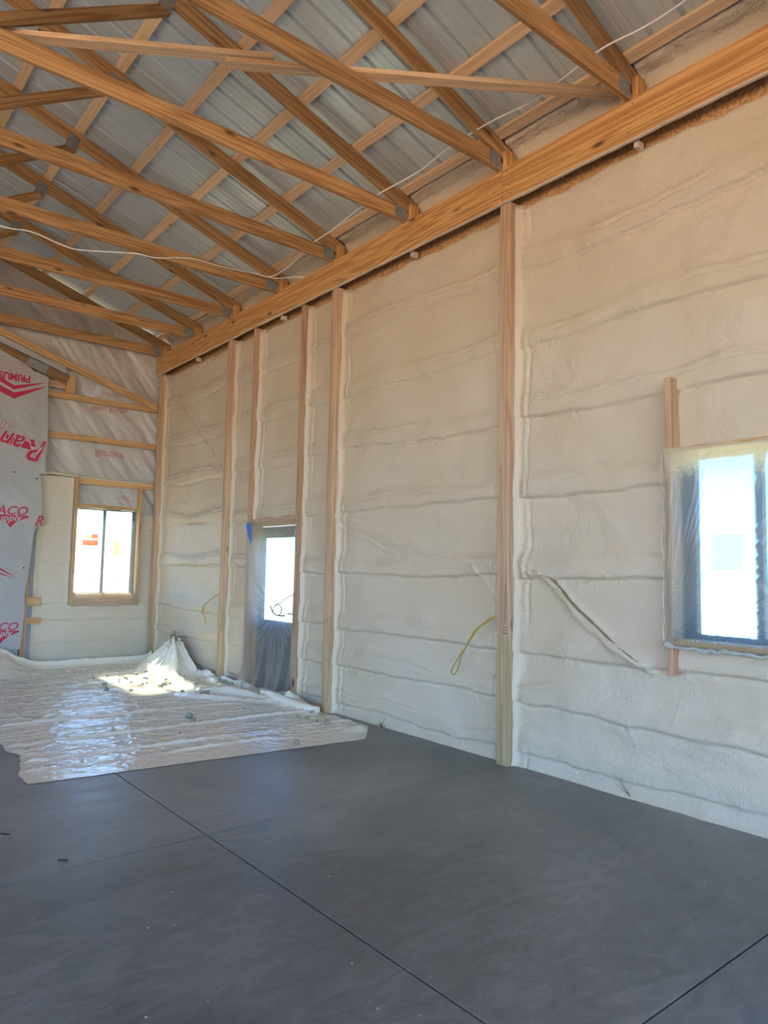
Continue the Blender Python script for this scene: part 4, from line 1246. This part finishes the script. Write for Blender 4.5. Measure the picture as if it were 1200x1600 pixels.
# post behind the lower sheet
o = board('gable_post', (-1.80, 7.37, -0.003), (-1.80, 7.37, 4.6), 0.075, 0.085, (0, 1, 0), M_STUD)
tag(o, 'narrow brown post showing between hanging sheet and foam at its foot', 'post')
o = board('gable_post', (-6.1, 7.325, -0.003), (-6.1, 7.325, 4.84), 0.114, 0.10, (0, 1, 0), M_POST)
tag(o, 'wooden post in the gable wall behind the hanging sheets under the ridge', 'post')

# ------------------------------------------------------------------ drop sheet on the floor
def drop_sheet():
    nx, ny = 230, 420
    s, t = np.meshgrid(np.linspace(0, 1, nx), np.linspace(0, 1, ny), indexing='ij')
    ynom = 1.30 + (7.10 - 1.30) * t
    xl = np.interp(ynom, [1.3, 1.56, 2.0, 2.18, 2.32, 2.6, 2.92, 3.4, 4.2, 5.2, 6.3, 7.1], [-3.05, -3.05, -2.95, -2.915, -2.975, -2.96, -2.945, -2.86, -2.9, -3.0, -3.1, -3.2])
    xl = xl + 0.012 * noise(ynom * 6, 0.2, 5)
    xr = np.where(ynom < 3.0, -0.025, np.where(ynom < 4.25, -0.02, -0.02)) + 0.0 * ynom
    x = xl + (xr - xl) * s
    y0 = np.where(x < -0.36, 1.555 - 0.109 * (x + 3.044), 1.262 + (x + 0.36) * 1.15) + 0.010 * noise(x * 4, 0.8, 6)
    y = y0 + (7.10 - y0) * t
    # wrinkles
    yw = y + 0.10 * (x + 1.5) * 0.6 + 0.05 * noise(x * 0.8, y * 0.5, 7)
    r1 = (1 - np.abs(noise(x * 0.6, yw * 2.2, 11)) * 2.4)
    r2 = (1 - np.abs(noise(x * 2.6 + y, yw * 4.5, 13)) * 2.2)
    r3 = (1 - np.abs(noise(x * 6.5 - y * 2, yw * 11, 17)) * 2.0)
    env = sstep(0.0, 0.08, t)
    h = 0.005 + 0.009 * np.clip(r1, 0, 1) ** 5 + 0.007 * np.clip(r2, 0, 1) ** 5 + 0.006 * np.clip(r3, 0, 1) ** 4
    h = h * (0.22 + 0.78 * env)
    for yc, am, wd in ((1.80, 0.010, 0.014), (2.04, 0.018, 0.016), (2.28, 0.010, 0.012), (2.64, 0.020, 0.020), (3.02, 0.010, 0.015), (3.45, 0.020, 0.022), (4.0, 0.016, 0.02)):
        d = yw - yc - 0.02 * noise(x * 1.5, yc, 19)
        fade = 0.35 + 0.65 * sstep(-0.3, 0.3, noise(x * 0.9, yc * 3, 23))
        h = h + am * fade * np.where(d < 0, np.exp(-(d / wd) ** 2), np.exp(-(d / (wd * 3)) ** 2))
    # rolls and bunches along the wall
    for pts, am, wd in (([(-0.12, 6.2), (-0.30, 5.5), (-0.55, 4.75), (-0.45, 4.1), (-0.22, 3.6), (-0.12, 3.0)], 0.085, 0.075),
                        ([(-0.45, 6.1), (-0.75, 5.3), (-0.95, 4.6), (-0.75, 3.9), (-0.30, 3.3)], 0.05, 0.05),
                        ([(-0.10, 4.9), (-0.16, 4.5), (-0.14, 4.2)], 0.06, 0.05),
                        ([(-0.08, 3.0), (-0.10, 2.6), (-0.14, 2.45)], 0.07, 0.06)):
        d = poly_dist(x + 0.03 * noise(x * 4, y * 4, 29), y, pts)
        h = h + am * np.exp(-(d / wd) ** 2) * (0.7 + 0.6 * noise(y * 3, 0.3, 31))
    # climbing the walls
    h = h + 0.10 * np.exp((x - xr) / 0.05) * sstep(2.4, 3.2, y) * (0.8 + 0.5 * noise(y * 3, 0.1, 37))
    h = h + 0.10 * np.exp(-(7.10 - y) / 0.06)
    # tent over the pipe stub
    dx, dy = (x + 0.10) / 0.46, (y - 6.15) / 0.72
    rr = np.hypot(dx, dy); th = np.arctan2(dy, dx)
    h = h + 0.36 * np.clip(1.25 * (1 - rr), 0, 1) ** 1.1 * (1 + 0.30 * noise(th * 2.2, 0.5, 41) - 0.25 * np.abs(noise(th * 4.0, rr, 44)))
    # lifted at the far left corner
    h = h + 0.42 * sstep(-1.55, -2.7, x) * sstep(6.3, 7.05, y) * (1 + 0.3 * noise(x * 4, y * 2, 43))
    # front corner flap
    h = h + 0.035 * np.exp(-((x + 0.15) / 0.12) ** 2 - ((y - 1.62) / 0.10) ** 2)
    h = 0.003 + (h - 0.003) * (0.12 + 0.88 * np.minimum(sstep(0, 0.02, t), sstep(0, 0.03, s)))
    h = np.maximum(h, 0.004)
    return grid_mesh('drop_sheet', np.stack([x, y, h], -1))
dsh = link('drop_sheet', drop_sheet(), M_DROP)
tag(dsh, 'large crinkled plastic drop sheet spread over the concrete floor', 'plastic sheet')
tube('sheet_roll', [(-0.10, 3.55, 0.06), (-0.13, 3.2, 0.065), (-0.14, 2.9, 0.06), (-0.15, 2.62, 0.05), (-0.10, 2.40, 0.045)], [0.04, 0.05, 0.045, 0.042, 0.035], M_DROP, dsh, seg=10)

# pipe stub under the tent
r = empty('pipe_stub', (-0.10, 6.05, 0))
tube('pipe', [(-0.10, 6.05, -0.002), (-0.10, 6.05, 0.2), (-0.10, 6.05, 0.44)], 0.032, M_PIPE, r, seg=10)
tube('valve', [(-0.10, 6.05, 0.43), (-0.10, 6.05, 0.50), (-0.10, 6.06, 0.56)], [0.030, 0.018, 0.022], M_BRASS, r, seg=8)
tube('spout', [(-0.10, 6.05, 0.50), (-0.15, 6.02, 0.51), (-0.17, 6.01, 0.47)], 0.014, M_BRASS, r, seg=8)
tag(r, 'grey pipe stub with a valve poking out of the tented plastic', 'pipe')

# ------------------------------------------------------------------ scraps
def lump(seed, r, flat=0.7):
    rd = random.Random(seed); bm = bmesh.new()
    bmesh.ops.create_icosphere(bm, subdivisions=2, radius=r)
    for v in bm.verts:
        v.co *= 1 + 0.35 * (rd.random() - 0.5)
        v.co.z *= flat
    return bm_mesh(bm, 'scrap')
LUMPS = [[lump(i, 1.0) for i in range(4)], [lump(i + 10, 1.0, 0.8) for i in range(4)]]
for g, mt in zip(LUMPS, (M_SCRAP_W, M_SCRAP_D)):
    for me in g: me.materials.append(mt)
rd = random.Random(5)
def scrap(x, y, z, r, dark, label, group, name='foam_scrap'):
    me = LUMPS[1 if dark else 0][rd.randrange(4)]
    M = Matrix.Translation((x, y, z + r * 0.45)) @ Euler((rd.uniform(-.4, .4), rd.uniform(-.4, .4), rd.uniform(0, 6))).to_matrix().to_4x4() @ Matrix.Diagonal((r * rd.uniform(.8, 1.4), r * rd.uniform(.7, 1.0), r * 0.8, 1))
    o = link(name, me, None, None, M); tag(o, label, 'debris', group)
bpy.context.view_layer.update()
dg = bpy.context.evaluated_depsgraph_get()
def sheet_z(x, y):
    hit, loc, *_ = dsh.ray_cast(Vector((x, y, 2)), Vector((0, 0, -1)))
    return loc.z if hit else 0.0
for i in range(26):
    x = rd.gauss(-0.85, 0.30); y = rd.gauss(5.2, 0.45)
    x = min(x, -0.35)
    d = rd.random() < 0.45
    scrap(x, y, sheet_z(x, y), rd.uniform(0.014, 0.032), d, 'small grey crumb of foam on the drop sheet' if d else 'small pale crumb of foam on the drop sheet', 'grey foam crumbs on the drop sheet' if d else 'pale foam crumbs on the drop sheet')
for i in range(10):
    x = -0.16 - rd.random() * 0.3; y = 1.9 + rd.random() * 0.7
    scrap(x, y, sheet_z(x, y), rd.uniform(0.012, 0.026), False, 'small pale crumb of foam on the drop sheet', 'pale foam crumbs on the drop sheet')
for i in range(7):
    x = -0.07 - rd.random() * 0.05; y = 4.26 + i * 0.07
    scrap(x, y, sheet_z(x, y), rd.uniform(0.025, 0.04), False, 'pale foam chunk fallen against the wall between door and post', 'foam chunks at the wall foot by the door')
for x, y, r_, d, lb in ((-1.265, 2.93, 0.045, True, 'larger grey foam chunk lying alone on the drop sheet'), (-1.33, 2.72, 0.030, True, 'flat grey foam piece beside a larger chunk on the drop sheet'),
                    (-0.96, 1.45, 0.035, True, 'grey foam piece at the front edge of the drop sheet'), (-1.62, 2.35, 0.018, True, 'lone dark crumb in the middle of the drop sheet'), (-0.60, 4.0, 0.045, False, 'pale foam lump in a fold of the drop sheet')):
    scrap(x, y, sheet_z(x, y), r_, d, lb, None)
CAMP = cam.matrix_world.translation
def floor_px(px, py):
    d = fw + rt * ((px - 600) / F_PX) - up * ((py - 800) / F_PX)
    return CAMP + d * (-CAMP.z / d.z)
for px, py in ((268, 1395), (272, 1446), (363, 1457), (578, 1566), (590, 1577), (657, 1588), (1102, 1383), (628, 1157), (641, 1153), (1069, 1303), (1030, 1272), (325, 1565)):
    p = floor_px(px, py)
    scrap(p.x, p.y, 0.0, 0.0035 + 0.002 * rd.random(), False, 'tiny white foam speck on the bare concrete', 'white specks on the bare concrete')
for px, py in ((514, 1370), (1053, 1484), (550, 1506), (228, 1590), (150, 1400), (232, 1450)):
    p = floor_px(px, py)
    scrap(p.x, p.y, 0.0, 0.0045 + 0.002 * rd.random(), True, 'tiny dark speck on the bare concrete', 'dark specks on the bare concrete')
for px, py, L_, a, lb in ((98, 1345, 0.055, 0.75, 'thin dark sliver on the concrete near the crossing saw cuts'), (8, 1304, 0.06, 0.9, 'thin dark sliver on the concrete past the drop sheet corner')):
    p = floor_px(px, py)
    o = board('dark_sliver', (p.x - L_ / 2 * math.cos(a), p.y + L_ / 2 * math.sin(a), 0.004), (p.x + L_ / 2 * math.cos(a), p.y - L_ / 2 * math.sin(a), 0.004), 0.012, 0.006, (0, 0, 1), M_CHIP)
    tag(o, lb, 'debris')
# dry grass wisp at the wall foot
bm = bmesh.new()
p = Vector((0.035, -1.10, 0.03))
for q in ((0.0, 0.13, 0.13), (0.0, 0.08, 0.11), (-0.01, 0.05, 0.05), (-0.01, 0.10, 0.06), (0, 0.02, 0.06)):
    tube_bm(bm, [p, p + Vector(q) * 0.5 + Vector((-0.01, 0, 0.005)), p + Vector(q)], 0.0016, 4, 4)
o = link('dry_weed', bm_mesh(bm, 'dry_weed'), M_TANCABLE); tag(o, 'dry weed stem sticking out at the foot of the foam wall', 'weed')
bm = bmesh.new(); p = Vector((0.02, 1.50, 0.01))
for q in ((0.0, 0.03, 0.06), (0.0, -0.04, 0.09), (-0.03, 0.02, 0.04), (-0.02, -0.07, 0.03), (-0.02, -0.02, 0.05)):
    tube_bm(bm, [p, p + Vector(q) * 0.5 + Vector((-0.01, 0, 0.01)), p + Vector(q)], 0.004, 4, 4)
o = link('dry_weed', bm_mesh(bm, 'dry_weed'), M_OLDWOOD); tag(o, 'small dark tuft at the wall foot beside the drop sheet corner', 'weed')

# ------------------------------------------------------------------ the rest of the shell, behind and left of the camera
wall_l = boxes('wall_left', [((X_LEFT - 0.02, Y_FRONT, 4.2), (X_LEFT, 7.47, 5.0)), ((X_LEFT - 0.02, 1.5, 0), (X_LEFT, 7.47, 4.2))], M_SIDING); tag(wall_l, kind='structure')
wall_f = boxes('wall_front', [((X_LEFT, Y_FRONT - 0.02, 4.3), (0.2, Y_FRONT, 5.0)), ((-2.0, Y_FRONT - 0.02, 0), (0.2, Y_FRONT, 4.3))], M_SIDING); tag(wall_f, kind='structure')
bm = bmesh.new(); bm.faces.new([bm.verts.new((x, Y_FRONT, z)) for x, z in tri])
link('gable_panel', bm_mesh(bm, 'gable_panel'), M_SIDING, wall_f)
for y in (7.2, 2.4, -2.4, -7.2, -9.8):
    o = board('wall_post', (X_LEFT + 0.07, y, -0.003), (X_LEFT + 0.07, y, 4.84), 0.114, 0.14, (1, 0, 0), M_POST)
    tag(o, 'post of the open side of the building opposite the foam wall', 'post', 'posts of the open side')
